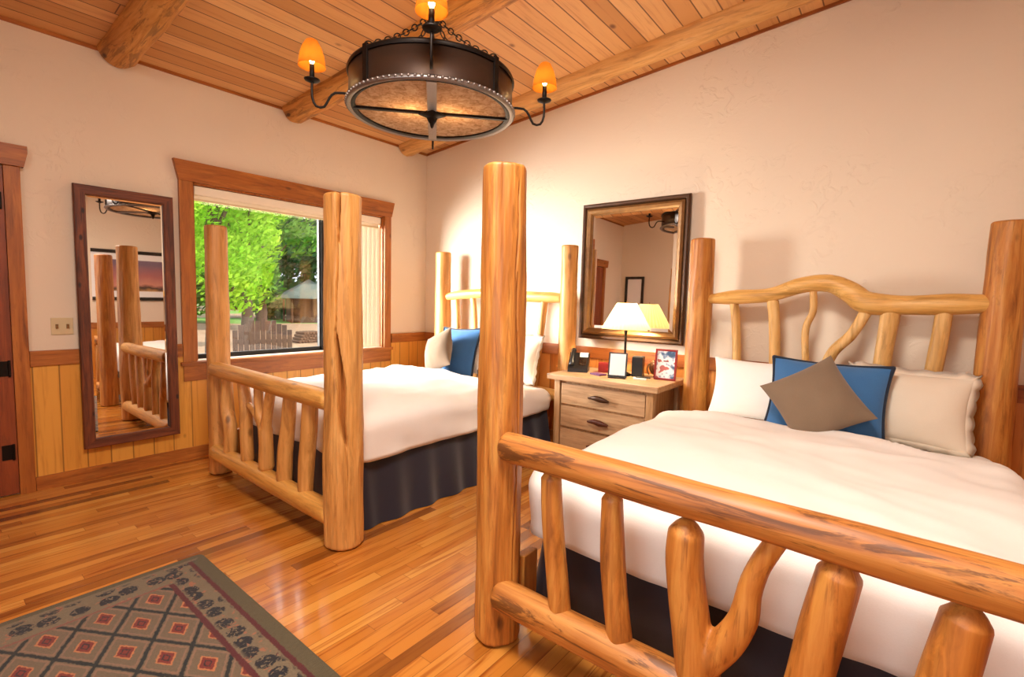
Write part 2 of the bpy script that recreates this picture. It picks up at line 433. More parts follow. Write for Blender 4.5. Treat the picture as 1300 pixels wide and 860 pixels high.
# ceiling
struct('ceiling', MB().prism([(-TH, zc(-TH)), (RX+TH, zc(RX+TH)), (RX+TH, zc(RX+TH)+.1), (-TH, zc(-TH)+.1)], RY-TH, TH), 'ceiling')
# window wall with its opening
WY0, WY1, WZ0, WZ1 = -2.52, -.63, .82, 2.285
w = MB()
w.box(-TH, 0, RY-TH, WY0, -.06, zc(0)-.002).box(-TH, 0, WY1, TH, -.06, zc(0)-.002)
w.box(-TH, 0, WY0, WY1, -.06, WZ0).box(-TH, 0, WY0, WY1, WZ1, zc(0)-.002)
struct('wall_left', w, 'plaster')
def slopewall(y0, y1): return MB().prism([(0, -.06), (RX, -.06), (RX, zc(RX)-.002), (0, zc(0)-.002)], y0, y1)
struct('wall_head', slopewall(0, TH), 'plaster')
# rear wall with added_window_2
BX0, BX1, BZ0, BZ1 = 3.0, 5.2, .8, 2.5
w = MB().prism([(0, -.06), (BX0, -.06), (BX0, zc(BX0)-.002), (0, zc(0)-.002)], RY-TH, RY)
w.prism([(BX1, -.06), (RX, -.06), (RX, zc(RX)-.002), (BX1, zc(BX1)-.002)], RY-TH, RY)
w.prism([(BX0, BZ1), (BX1, BZ1), (BX1, zc(BX1)-.002), (BX0, zc(BX0)-.002)], RY-TH, RY)
w.box(BX0, BX1, RY-TH, RY, -.06, BZ0)
struct('wall_back', w, 'plaster')
struct('wall_right', MB().box(RX, RX+TH, RY-TH, TH, -.06, zc(RX)-.002), 'plaster')
# wainscot boards, chair rail, baseboard (window wall)
DT = -3.60
t = .018
struct('trim_1', MB().box(0, t, DT+.08, -2.62, 0, RAILB).box(0, t, -2.62, -.53, 0, .66).box(0, t, -.53, 0, 0, RAILB), 'wainl')
struct('trim_2', MB().box(0, .032, DT+.08, -2.625, RAILB, RAIL, .004).box(0, .032, -.53, 0, RAILB, RAIL, .004), 'trimy')
struct('baseboard_left', MB().box(t, .034, DT+.08, 0, 0, .095, .003), 'trimy')
# head wall
struct('trim_3', MB().box(.02, RX, -t, 0, 0, RAILB), 'wainh')
struct('trim_4', MB().box(.033, RX, -.032, 0, RAILB, RAIL, .004), 'trimx')
struct('baseboard_head', MB().box(.04, RX, -.034, -t, 0, .095, .003), 'trimx')
# right and back walls
struct('trim_5', MB().box(RX-t, RX, RY, -.04, 0, RAILB), 'wainl')
struct('trim_6', MB().box(RX-.032, RX, RY, -.04, RAILB, RAIL, .004), 'trimy')
struct('trim_7', MB().box(.04, BX0-.12, RY, RY+t, 0, RAILB).box(BX0-.12, BX1+.12, RY, RY+t, 0, BZ0-.1).box(BX1+.12, RX-.04, RY, RY+t, 0, RAILB), 'wainh')
struct('trim_8', MB().box(.04, BX0-.12, RY, RY+.032, RAILB, RAIL, .004).box(BX1+.12, RX-.04, RY, RY+.032, RAILB, RAIL, .004), 'trimx')
# narrow dark moulding under the ceiling
struct('trim_9', MB().box(0, .014, RY, 0, ZC-.022, ZC+.002), 'trimy')
struct('trim_10', MB().prism([(0.02, zc(.02)-.022), (RX, zc(RX)-.022), (RX, zc(RX)), (.02, zc(.02))], -.014, 0), 'trimx')

# window 1 : casing, sash, panes
wf = MB()
wf.box(0, .03, -2.62, WY0, .80, 2.285, .003)
wo = struct('window_1', wf, 'trimz')
struct('window_casing', MB().box(0, .03, WY1, -.545, .80, 2.285, .003), 'trimz', wo)
struct('window_head_board', MB().prism([(-2.655, 2.445), (-.505, 2.445), (-.545, 2.285), (-2.62, 2.285)], 0, .04, 'X'), 'trimy', wo)
struct('window_apron', MB().box(0, .03, -2.62, -.545, .655, .785, .004), 'trimy', wo)
struct('window_sill', MB().box(-.13, .05, -2.64, -.525, .785, .815, .006), 'trimy', wo)
jm = MB().box(-TH, 0, WY0, WY0+.015, WZ0, WZ1).box(-TH, 0, WY1-.015, WY1, WZ0, WZ1).box(-TH, 0, WY0, WY1, WZ1-.015, WZ1)
struct('window_jamb', jm, 'trimz', wo)
sa = MB()
MUL = -1.295
for (a, b) in ((WY0+.015, MUL-.02), (MUL+.02, WY1-.015)):
    sa.box(-.14, -.10, a, a+.035, WZ0, WZ1-.015, .004).box(-.14, -.10, b-.035, b, WZ0, WZ1-.015, .004)
    sa.box(-.14, -.10, a, b, WZ0, WZ0+.04, .004).box(-.14, -.10, a, b, WZ1-.05, WZ1-.015, .004)
struct('window_sash', sa, 'darkpost', wo)
struct('window_mullion', MB().box(-.142, -.088, MUL-.035, MUL+.035, WZ0, WZ1-.015, .003), 'darkpost', wo)
struct('window_pane', MB().box(-.124, -.118, WY0+.04, MUL-.05, WZ0+.03, WZ1-.04), 'glass', wo)
struct('window_pane', MB().box(-.124, -.118, MUL+.05, WY1-.04, WZ0+.03, WZ1-.04), 'glass', wo)
# rolled blind cassette and stacked vertical slats
bl = thing('window_blind', 'cream rolled blind across the head of the garden window', 'blind', (-.05, (WY0+WY1)/2, 2.15))
obj('blind_cassette', MB().box(-.085, -.015, WY0+.02, WY1-.02, 2.195, WZ1-.018, .012), 'blind', bl)
obj('blind_fabric', MB().box(-.056, -.050, WY0+.03, WY1-.03, 2.165, 2.2), 'blind', bl)
obj('bottom_bar', MB().box(-.062, -.044, WY0+.03, WY1-.03, 2.15, 2.168, .004), 'ivory', bl)
sl = MB()
for k in range(6):
    y = -.95+k*.056; a = radians(60)
    dx_, dy_ = .030*cos(a), .030*sin(a)
    sl.prism([(-.052-dx_*.7, y-dy_), (-.049-dx_*.7, y-dy_-.003), (-.049+dx_*.7, y+dy_-.003), (-.052+dx_*.7, y+dy_)], WZ0+.005, 2.15, 'Z')
vb = obj('vertical_blind', sl, 'blind'); tag(vb, 'cream vertical blind slats stacked at the right end of the window', 'blind')

# window 2, unseen behind the camera, added to let in fill light
w2 = struct('added_window_2', MB().box(BX0-.1, BX0, RY, RY+.03, BZ0-.1, BZ1).box(BX1, BX1+.1, RY, RY+.03, BZ0-.1, BZ1).box(BX0-.14, BX1+.14, RY, RY+.04, BZ1, BZ1+.14).box(BX0, BX1, RY, RY+.03, BZ0-.1, BZ0), 'trimx')
s2 = MB()
for a, b in ((BX0, (BX0+BX1)/2), ((BX0+BX1)/2, BX1)):
    s2.box(a, a+.04, RY-.13, RY-.09, BZ0, BZ1).box(b-.04, b, RY-.13, RY-.09, BZ0, BZ1).box(a+.04, b-.04, RY-.13, RY-.09, BZ0, BZ0+.04).box(a+.04, b-.04, RY-.13, RY-.09, BZ1-.04, BZ1)
struct('window_sash', s2, 'trimx', w2)
struct('window_pane', MB().box(BX0+.04, BX1-.04, RY-.112, RY-.108, BZ0+.04, BZ1-.04), 'glass', w2)

# door on the window wall, left edge of the view
d = struct('door_1', MB().box(.0, .030, -4.57, DT-.002, .012, 2.17, .002), 'door')
pn = MB()
for a, b in ((-4.42, -4.12), (-4.02, -3.74)):
    for z0, z1 in ((.2, .95), (1.1, 2.02)): pn.box(.03, .036, a, b, z0, z1, .003)
struct('door_panel', pn, 'door', d)
for z in (.30, .86, 1.95):
    hg = MB().box(.03, .034, DT-.075, DT-.022, z-.05, z+.05).log([(.04, DT-.02, z-.052), (.04, DT-.02, z+.052)], .007, 10, 0)
    struct('hinge', hg, 'iron', d)
kn = MB().lathe([(.0, 0), (.028, .0), (.03, .006), (.012, .012), (.011, .04), (.028, .05), (.032, .065), (.02, .08), (0, .082)], .03, -4.47, 1.0, 20, mat=Matrix.Rotation(pi/2, 4, 'Y'))
struct('door_knob', kn, 'iron', d)
struct('trim_11', MB().box(0, .042, DT, DT+.078, 0, 2.18, .004).box(0, .042, -4.66, -4.575, 0, 2.18, .004), 'trimz')
struct('trim_12', MB().prism([(-4.70, 2.18), (-3.505, 2.18), (-3.485, 2.27), (-3.485, 2.315), (-4.72, 2.315), (-4.72, 2.27)], 0, .06, 'X'), 'trimy')

# light switch
sw = thing('light_switch', 'ivory double light switch plate on the wall by the tall mirror', 'light switch', (0.003, -3.345, 1.075))
obj('switch_plate', MB().box(.0005, .009, -3.405, -3.288, 1.072, 1.19, .003), 'ivory', sw)
for y in (-3.375, -3.318): obj('toggle', MB().box(.009, .019, y-.007, y+.007, 1.116, 1.146, .002), 'gilt', sw)

# ceiling logs running up the slope
for y, z, r, m, lab, ex in ((-2.98, -.015, .115, 'beam', 'knotty orange ceiling log nearest the door', 6.5), (-1.648, -.01, .125, 'beam', 'brown ceiling log behind the iron chandelier', 6.5), (-.325, -.012, .115, 'beampale', 'pale ceiling log running beside the headboard wall', 6.5)):
    b = MB().log([(.02, y, zc(.02)+z+.02), (1.6, y+.012, zc(1.6)+z+.03), (3.3, y-.012, zc(3.3)+z+.02), (5, y+.01, zc(5)+z+.03), (ex, y, zc(ex)+z+.025)], [r, r*1.03, r*.98, r*1.04, r], 32, .05, y, step=.06)
    tag(obj('log_beam', b, m), lab, 'log beam', 'log beams across the boarded ceiling')

# ------------------------------------------------------------------ beds
def comforter(name, xl, xr, yf, yh, hem, seed, label):
    """quilt draped over the mattress: rounded plan, soft top, rippled sides"""
    n = 220; rc = .11
    per = []
    W = xr-xl; L = yh-yf
    def outline(k):
        t = k/n*(2*(W+L)); 
        if t < W: p = (xl+t, yf); nn = (0, -1)
        elif t < W+L: p = (xr, yf+t-W); nn = (1, 0)
        elif t < 2*W+L: p = (xr-(t-W-L), yh); nn = (0, 1)
        else: p = (xl, yh-(t-2*W-L)); nn = (-1, 0)
        x, y = p
        cx = min(max(x, xl+rc), xr-rc); cy = min(max(y, yf+rc), yh-rc)
        dd = Vector((x-cx, y-cy, 0)); 
        if dd.length > 1e-6: dd = dd.normalized()
        else: dd = Vector((nn[0], nn[1], 0))
        return Vector((cx, cy, 0)), dd
    def top(x, y):
        z = .695
        if y > -.95: z -= .085*min(1, (y+.95)/.45)
        z += .026*noise.noise(Vector((x*2.2+seed, y*2.2, 1)))+.013*noise.noise(Vector((x*6+seed, y*4, 3)))+.006*noise.noise(Vector((x*5+y*9+seed, y*4, 5)))
        # folds running across below the pillows
        f = noise.noise(Vector((x*1.3+seed, y*6, 7)))
        z += .020*math.exp(-((y+.98+.12*sin(x*3+seed))/.05)**2)*(1+f) + .018*math.exp(-((y+1.22+.10*sin(x*2.2+1+seed))/.04)**2)*max(0, f+.4)
        return z
    mb = MB(); vs = []; fs = []
    rings = []
    cxm, cym = (xl+xr)/2, (yf+yh)/2
    cols = []
    K = 26
    for k in range(n):
        c, dd = outline(k)
        edge = c+dd*rc
        col = []
        for j in range(K):          # interior rings
            s_ = (j/(K-1))
            s_ = .02+.98*s_
            q = Vector((cxm, cym, 0)).lerp(c+dd*(rc*.0), s_)
            col.append(Vector((q.x, q.y, top(q.x, q.y))))
        base = col[-1].z
        for j in range(1, 7):       # rounding over the edge
            a = j/6*pi/2
            q = c+dd*(rc*sin(a)); col.append(Vector((q.x, q.y, base-rc*.9*(1-cos(a)))))
        z0 = col[-1].z
        per_t = k/n*2*(W+L)
        hz = hem+.012*noise.noise(Vector((per_t*2.4, seed, 0)))
        for j in range(1, 8):
            f = j/7
            rip = (.026*noise.noise(Vector((per_t*2.6, f*1.2, seed)))+.012*noise.noise(Vector((per_t*8, f*.7, seed+5))))*f
            q = edge+dd*(rip-.012*f)
            col.append(Vector((q.x, q.y, z0+(hz-z0)*f)))
        q = col[-1]-dd*.012; col.append(q)      # hem turned under
        col.append(Vector((q.x-dd.x*.01, q.y-dd.y*.01, q.z+.12)))
        cols.append(col)
    m = len(cols[0])
    for col in cols: vs += col
    for k in range(n):
        k2 = (k+1) % n
        for j in range(m-1): fs.append((k*m+j, k2*m+j, k2*m+j+1, k*m+j+1))
    vs.append(Vector((cxm, cym, top(cxm, cym)))); fs += [(len(vs)-1, k*m, ((k+1) % n)*m) for k in range(n)]
    mb.add(vs, fs)
    o = obj(name, mb, 'sheet'); tag(o, label, 'comforter')
    return o

def skirt(xl, xr, yf, yh, z1, seed):
    """pleated cloth around three sides"""
    path = []
    rc = .06
    def seg(a, b, n, nn): 
        for i in range(n): path.append((a[0]+(b[0]-a[0])*i/n, a[1]+(b[1]-a[1])*i/n, nn))
    seg((xl, yh), (xl, yf+rc), 90, (-1, 0))
    for i in range(8):
        a = pi+i/8*pi/2; path.append((xl+rc+rc*cos(a), yf+rc+rc*sin(a), (cos(a), sin(a))))
    seg((xl+rc, yf), (xr-rc, yf), 70, (0, -1))
    for i in range(8):
        a = -pi/2+i/8*pi/2; path.append((xr-rc+rc*cos(a), yf+rc+rc*sin(a), (cos(a), sin(a))))
    seg((xr, yf+rc), (xr, yh), 90, (1, 0))
    mb = MB(); vs = []; fs = []; m = 10
    for i, (x, y, nn) in enumerate(path):
        for j in range(m):
            f = j/(m-1)
            side = abs(nn[0])
            fl = .004+.085*side*max(0, f-.12)**1.1
            rip = (.020*noise.noise(Vector((i*.16, seed, f*.9)))+.015*sin(i*.55+1.4*noise.noise(Vector((i*.08, seed, 9)))+f*.8))*(.25+.75*f)
            dd = fl+rip*(.9 if side > .5 else .4)
            vs.append((x+nn[0]*dd, y+nn[1]*dd, z1*(1-f)+.004*f))
    for i in range(len(path)-1):
        for j in range(m-1): fs.append((i*m+j, (i+1)*m+j, (i+1)*m+j+1, i*m+j+1))
    mb.add(vs, fs); return mb

def post_crack(specs):
    """specs: (z0, z1, angle at z0, angle at z1, half width, depth)"""
    def f(c, e, r):
        a = math.atan2(e.y, e.x); d = 0
        for z0, z1, a0, a1, hw, dep in specs:
            if z0 < c.z < z1:
                t_ = (c.z-z0)/(z1-z0)
                ac = a0+(a1-a0)*t_+.10*noise.noise(Vector((c.z*5, 2, z0*9)))
                w_ = hw*(sin(pi*t_)**.6)+.004
                x = abs((a-ac+pi) % (2*pi)-pi)/w_
                if x < 1: d = max(d, dep*(1-x**4))
        return d
    return f

def make_bed(label, x0, x1, yf, posts, spindles, forks, hrail, hspin, seed, mats, sheetlab, rails, wide=0):
    yh = -.2245
    ml, mx = mats
    bed = thing('log_bed', label, 'bed', ((x0+x1)/2, (yf+yh)/2, 0), 'rustic log beds')
    for (x, y, r0, r1, h, lean, crack, mm) in posts:
        mb = MB().log([(x, y, .02), (x+lean*.3, y, h*.3), (x+lean*.5, y, h*.62), (x+lean, y, h-.012)], [r0, r0*.99, (r0+r1)/2, r1], 180 if crack else 40, .048, x, ('flat', 'flat'), .018 if crack else .025, crack)
        obj('post', mb, mm or ml, bed)
    # footboard rails
    yr = yf-.045
    a, b, c_, d_ = rails
    mb = MB().log([(x0+.075, yr, a), (x0+.5*(x1-x0), yr+.01, (a+b)/2-.006), (x1-.06, yr, b)], [.056, .058, .059], 32, .04, seed)
    obj('top_rail', mb, mx, bed)
    mb = MB().log([(x0+.06, yr, c_), (x0+.5*(x1-x0), yr, (c_+d_)/2), (x1-.05, yr, d_)], [.060, .062, .064], 32, .04, seed+2)
    obj('bottom_rail', mb, mx, bed)
    for i, (pts, rad) in enumerate(spindles):
        pts = [(px, yr+.01, pz) for px, pz in pts]
        obj('spindle', MB().log(pts, rad, 24, .05, seed+i*1.7, ('point', 'point'), .02), ml, bed)
    for fk in forks:
        mb = MB()
        for i, (pts, rad) in enumerate(fk): mb.log([(px, yr+.01, pz) for px, pz in pts], rad, 24, .04, seed+i*2.3, ('point', 'point'), .02)
        obj('spindle', mb, ml, bed, remesh=.007)
    # headboard
    hy = yh
    mb = MB().log([(px, hy-.01, pz) for px, pz, pr in hrail], [pr for px, pz, pr in hrail], 32, .06, seed+4, step=.025)
    obj('headboard_rail', mb, mats[1] if False else 'logpalex', bed)
    for i, (pts, rad) in enumerate(hspin):
        obj('headboard_spindle', MB().log([(px, hy+.0, pz) for px, pz in pts], rad, 20, .06, seed+9+i, ('point', 'point'), .02), 'logpale', bed)
    lw = MB().log([(x0+.1, hy, .50), ((x0+x1)/2, hy, .51), (x1-.1, hy, .50)], .055, 24, .03, seed+7)
    obj('headboard_bottom_rail', lw, 'logpalex', bed)
    # side boards and mattress set
    for sx in (x0+.05, x1-.09):
        obj('side_rail', MB().box(sx, sx+.04, yf+.06, yf+.155, .12, .34, .006), 'log', bed)
    obj('bed_frame', MB().box(x0+.14, x1-.16, yf+.20, yh-.05, .18, .30, .01), 'log', bed)
    obj('mattress', MB().box(x0+.12, x1-.15, yf+.17, yh-.22, .30, .58, .03), 'sheet', bed)
    sk = obj('bed_skirt', skirt(x0+.095, x1-.105, yf+.165, yh-.17, .47, seed), 'skirt', bed)
    comforter('comforter', x0+.008, x1-.045+wide, yf+.115, yh-.13, .405, seed, sheetlab)
    return bed

# left bed
cr1 = post_crack([(1.66, 2.15, radians(-44), radians(-54), .13, .075), (.58, 1.22, radians(-25), radians(-58), .25, .088), (1.10, 1.78, radians(-58), radians(-46), .045, .03), (.30, .66, radians(-22), radians(-27), .04, .014)])
cr2 = post_crack([(.70, 1.5, radians(-4), radians(-9), .05, .02), (1.45, 1.85, radians(-12), radians(-8), .035, .010), (.2, .7, radians(-12), radians(-6), .035, .012)])
B1L, B1R, F1 = .5475, 2.229, -2.5512
make_bed('log bed by the window with a split foot post', B1L, B1R, F1,
    [(B1L+.004, F1, .080, .074, 1.89, .0, None, None), (B1R+.005, F1, .106, .095, 1.925, -.004, cr1, None), (B1L, -.2245, .095, .085, 1.9, .0, None, None), (2.205, -.2245, .078, .077, 1.895, .0, None, None)],
    [([(.795, .765), (.775, .56), (.83, .40), (.822, .24)], [.034, .048, .045, .045]),
     ([(1.055, .765), (1.09, .62), (1.09, .45), (1.106, .24)], [.038, .04, .042, .042]),
     ([(1.706, .765), (1.68, .6), (1.64, .40), (1.626, .22)], [.040, .044, .047, .046]),
     ([(1.943, .765), (1.93, .6), (1.90, .4), (1.883, .22)], [.044, .048, .048, .045])],
    [[([(1.384, .25), (1.384, .4), (1.375, .50)], [.05, .045, .045]), ([(1.378, .46), (1.40, .58), (1.463, .78)], [.04, .034, .032]),
      ([(1.375, .48), (1.30, .60), (1.288, .78)], [.036, .03, .03]), ([(1.37, .47), (1.25, .58), (1.14, .63)], [.03, .024, .02])]],
    [(B1L+.09, 1.405, .035), (.80, 1.425, .048), (1.25, 1.455, .05), (1.5, 1.44, .05), (1.75, 1.425, .05), (2.00, 1.42, .05), (2.13, 1.415, .04)],
    [([(.765, 1.39), (.78, 1.2), (.83, .52)], .030), ([(1.01, 1.40), (1.04, 1.2), (1.08, .52)], .032), ([(1.32, 1.42), (1.28, 1.2), (1.35, .52)], .03), ([(1.63, 1.42), (1.60, 1.1), (1.60, .52)], .034), ([(1.94, 1.40), (1.90, 1.05), (1.84, .52)], .034)],
    1.0, ('loggold', 'loggoldx'), 'white comforter on the bed by the window', (.822, .815, .185, .170))
# right bed
B2L, B2R, F2 = 3.3708, 5.0427, -2.5644
make_bed('log bed in the foreground with forked spindle and high knobbly headboard', B2L, B2R, F2,
    [(B2L+.003, F2, .092, .086, 1.905, -.012, cr2, None), (B2R, F2, .095, .088, 1.9, .0, None, None), (3.388, -.2245, .094, .085, 1.885, .0, None, None), (B2R-.01, -.2245, .098, .085, 1.885, .015, None, None)],
    [([(3.645, .745), (3.66, .55), (3.705, .22)], [.037, .040, .040]),
     ([(3.89, .735), (3.905, .5), (3.945, .22)], [.036, .042, .042]),
     ([(4.525, .715), (4.49, .5), (4.45, .22)], [.050, .053, .054]),
     ([(4.762, .70), (4.735, .5), (4.70, .22)], [.047, .052, .053])],
    [[([(4.138, .700), (4.138, .60), (4.165, .42), (4.205, .22)], [.053, .056, .058, .066]), ([(4.19, .30), (4.262, .40), (4.308, .50), (4.322, .60), (4.345, .68), (4.385, .765)], [.052, .046, .040, .033, .030, .028])]],
    [(B2L+.09, 1.432, .034), (3.65, 1.448, .050), (3.87, 1.468, .046), (4.06, 1.535, .052), (4.22, 1.548, .056), (4.34, 1.49, .066), (4.43, 1.425, .070), (4.62, 1.415, .058), (4.82, 1.425, .060), (4.985, 1.43, .052)],
    [([(3.635, 1.40), (3.66, 1.2), (3.71, .52)], .030), ([(3.89, 1.42), (3.915, 1.2), (3.95, .52)], [.038, .036, .036]), ([(4.13, 1.49), (4.135, 1.36), (4.10, 1.22), (4.12, .9), (4.11, .52)], .022),
     ([(4.43, 1.38), (4.36, 1.22), (4.25, 1.06), (4.22, .8), (4.24, .52)], [.036, .033, .034, .036, .036]), ([(4.55, 1.38), (4.53, 1.1), (4.50, .52)], [.054, .048, .046]), ([(4.80, 1.39), (4.78, 1.1), (4.72, .52)], [.042, .042, .042])],
    5.0, ('log', 'logx'), 'white comforter on the foreground bed', (.826, .798, .222, .212), .085)

# ------------------------------------------------------------------ pillows
def pillow_mesh(w, h, t, seed, flange=0, n=30):
    mb = MB(); vs = []; fs = []
    for side in (1, -1):
        o = len(vs)
        for i in range(n+1):
            for j in range(n+1):
                u = -1+2*i/n; v = -1+2*j/n
                u = sin(u*pi/2); v = sin(v*pi/2)
                pin = 1-.085*(1-v*v)*abs(u)**2; pinv = 1-.085*(1-u*u)*abs(v)**2
                x = u*w/2*pin; y = v*h/2*pinv
                zz = (max(0, 1-u*u)**.62)*(max(0, 1-v*v)**.62)*t/2*1.12
                zz *= 1+.10*noise.noise(Vector((u*1.7+seed, v*1.7, side)))
                zz += .006*noise.noise(Vector((u*5+seed, v*5, side)))*(1-u*u)*(1-v*v)
                vs.append((x, y, zz*side))
        for i in range(n):
            for j in range(n):
                a = o+i*(n+1)+j; f = (a, a+n+1, a+n+2, a+1); fs.append(f if side > 0 else f[::-1])
    mb.add(vs, fs)
    def edge():
        pts = []
        N = 40
        for s_ in range(4):
            for i in range(N):
                q = sin((-1+2*i/N)*pi/2)
                u, v = ((q, -1), (1, q), (-q, 1), (-1, -q))[s_]
                pin = 1-.085*(1-v*v)*abs(u)**2; pinv = 1-.085*(1-u*u)*abs(v)**2
                pts.append(Vector((u*w/2*pin, v*h/2*pinv, 0)))
        return pts
    return mb, edge()
def pillow(label, mat, center, w, h, t, lean=68, roll=0, yaw=0, seed=0, pipe=None, ruffle=0, name='pillow', cat='pillow', grp=None):
    mb, ed = pillow_mesh(w, h, t, seed)
    R = (Matrix.Rotation(radians(yaw), 3, 'Z') @ Matrix.Rotation(radians(lean), 3, 'X') @ Matrix.Rotation(radians(roll), 3, 'Z'))
    o = obj(name, mb, mat, origin=(0, 0, 0)); tag(o, label, cat, grp)
    o.rotation_euler = R.to_euler(); 
    if pipe:
        c = MB().tube(ed, .011, 8, True); p = obj('piping', c, pipe); p.location = (0, 0, 0); p.parent = o
        p['label'] = 'dark navy piping'
        p.data.transform(Matrix.Translation(Vector((0, 0, min(v[2] for v in c.v)))) @ Matrix.Identity(4))
        xs, ys, zs = zip(*c.v); p.data.transform(Matrix.Translation(Vector(((min(xs)+max(xs))/2, (min(ys)+max(ys))/2, 0))))
    if ruffle:
        rb = MB(); vs = []; fs = []; m = len(ed)
        for i, p_ in enumerate(ed):
            dd = Vector((p_.x/(w/2), p_.y/(h/2), 0)); k = max(abs(dd.x), abs(dd.y)); nn = Vector((dd.x if abs(dd.x) > k-.12 else 0, dd.y if abs(dd.y) > k-.12 else 0, 0)).normalized()
            sc = ruffle*(1+.28*abs(sin(i*pi/5)))
            vs += [p_-nn*.01+Vector((0, 0, .004)), p_+nn*sc+Vector((0, 0, .006*sin(i*.8))), p_-nn*.01-Vector((0, 0, .004))]
        for i in range(m):
            j = (i+1) % m; fs += [(i*3, i*3+1, j*3+1, j*3), (i*3+1, i*3+2, j*3+2, j*3+1)]
        rb.add(vs, fs); q = obj('ruffle', rb, mat, origin=(0, 0, 0)); q.parent = o
    o.location = center
    return o
pillow('plain white pillow at the left end of the foreground bed', 'sheet', (3.895, -.44, .815), .66, .42, .17, 72, 0, 0, 1)
pillow('ivory scalloped sham leaning at the right end of the foreground headboard', 'sham', (4.66, -.44, .825), .56, .42, .15, 72, -2, 0, 2, ruffle=.03)
pillow('square blue pillow with navy piping on the foreground bed', 'denim', (4.275, -.60, .825), .62, .50, .19, 68, -1, 0, 3, pipe='navy')
pillow('taupe pillow standing on its corner before the blue pillow, foreground bed', 'taupe', (4.25, -.82, .855), .42, .42, .20, 62, 34, 4, 4, cat='pillow')
# left bed
pillow('white sham with scalloped edge at the nightstand side of the window bed', 'sham', (1.70, -.44, .845), .66, .42, .15, 72, 0, 0, 6, ruffle=.03)
pillow('white pillow behind the blue pillow on the window bed', 'sheet', (1.02, -.42, .83), .62, .40, .15, 74, 0, 0, 7)
pillow('square blue pillow with navy piping on the window bed', 'denim', (1.15, -.585, .855), .52, .50, .14, 72, 2, 0, 8, pipe='navy')
pillow('taupe pillow leaning on one corner of the window bed', 'taupe', (1.10, -.80, .87), .40, .40, .18, 72, 24, -12, 9)

# ------------------------------------------------------------------ nightstand
NX0, NX1, NY0 = 2.345, 3.215, -.625
ns = thing('nightstand', 'pale log nightstand with carved drawer pulls between the beds', 'nightstand', ((NX0+NX1)/2, -.33, 0))
obj('top', MB().box(2.30, 3.265, -.675, -.045, .735, .782, .010), 'stand', ns)
obj('case', MB().box(NX0+.03, NX1-.03, NY0+.03, -.06, .08, .735, .004), 'standz', ns)
for x in (NX0, NX1-.055):
    for y in (NY0, -.115): obj('leg', MB().box(x, x+.055, y, y+.055, 0, .735, .006), 'standz', ns)
for i, (z0, z1) in enumerate(((.535, .705), (.345, .515), (.12, .325))):
    dr = obj('drawer', MB().box(NX0+.065, NX1-.065, NY0+.008, NY0+.03, z0, z1, .006), 'stand', ns)
    zc_ = (z0+z1)/2; xm = (NX0+NX1)/2-.01
    pl = MB().log([(xm-.085, NY0-.018, zc_), (xm-.02, NY0-.034, zc_+.012), (xm+.03, NY0-.034, zc_+.006), (xm+.09, NY0-.016, zc_-.008)], [.008, .020, .024, .010], 16, .12, i)
    pl.box(xm-.055, xm-.04, NY0-.02, NY0+.01, zc_-.006, zc_+.008).box(xm+.045, xm+.06, NY0-.02, NY0+.01, zc_-.010, zc_+.004)
    obj('drawer_pull', pl, 'giltdark' if i == 0 else 'ballwood', dr)

# telephone
ph = thing('telephone', 'black desk telephone on the left of the nightstand', 'telephone', (2.40, -.36, .782))
def local(o, name, mb, mat, R, c):
    mb.v = [tuple(R @ Vector(v)+Vector(c)) for v in mb.v]; return obj(name, mb, mat, o)
R = Matrix.Rotation(radians(24), 3, 'Z'); c = (2.42, -.36, .783)
b = MB(); b.prism([(-.10, 0), (.08, 0), (.08, .15), (.05, .155), (-.10, .035)], -.085, .085, 'X')
local(ph, 'phone_body', b, 'black', R, c)
RK = R @ Matrix.Rotation(radians(39), 3, 'X')
hb = MB().log([(0, -.085, 0), (0, -.05, .022), (0, .05, .022), (0, .085, 0)], [.024, .014, .014, .024], 14, 0)
local(ph, 'handset', hb, 'black', RK, Vector(c)+R @ Vector((-.055, -.005, .118)))
kb = MB()
for i in range(3):
    for j in range(4): kb.box(-.002+i*.022, .014+i*.022, -.075+j*.022, -.06+j*.022, .0, .006, .001)
local(ph, 'keypad', kb, 'bronze', RK, Vector(c)+R @ Vector((0.01, -.015, .106)))
local(ph, 'phone_card', MB().box(-.005, .066, .02, .075, 0, .004, .001), 'white', RK, Vector(c)+R @ Vector((0.01, -.015, .1075)))
# card holder
cs = thing('card_holder', 'black tent stand holding a blank white card on the nightstand', 'card holder', (2.85, -.47, .782))
R = Matrix.Rotation(radians(18), 3, 'Z') @ Matrix.Rotation(radians(-14), 3, 'X'); c = (2.845, -.48, .790)
local(cs, 'stand_back', MB().box(-.075, .075, .0, .008, 0, .20, .003), 'black', R, c)
local(cs, 'stand_foot', MB().box(-.07, .07, -.03, .05, -.0, .005, .001), 'black', Matrix.Rotation(radians(18), 3, 'Z'), (2.845, -.475, .782))
local(cs, 'card', MB().box(-.062, .062, -.004, -.0005, .014, .188, .001), 'white', R, c)
# dark box behind
R = Matrix.Rotation(radians(15), 3, 'Z')
bx = MB().box(-.045, .045, -.06, .06, 0, .165, .008); bx.v = [tuple(R @ Vector(v)+Vector((2.922, -.25, .782))) for v in bx.v]
bo = obj('upright_box', bx, 'black'); tag(bo, 'upright black box behind the card holder', 'box')
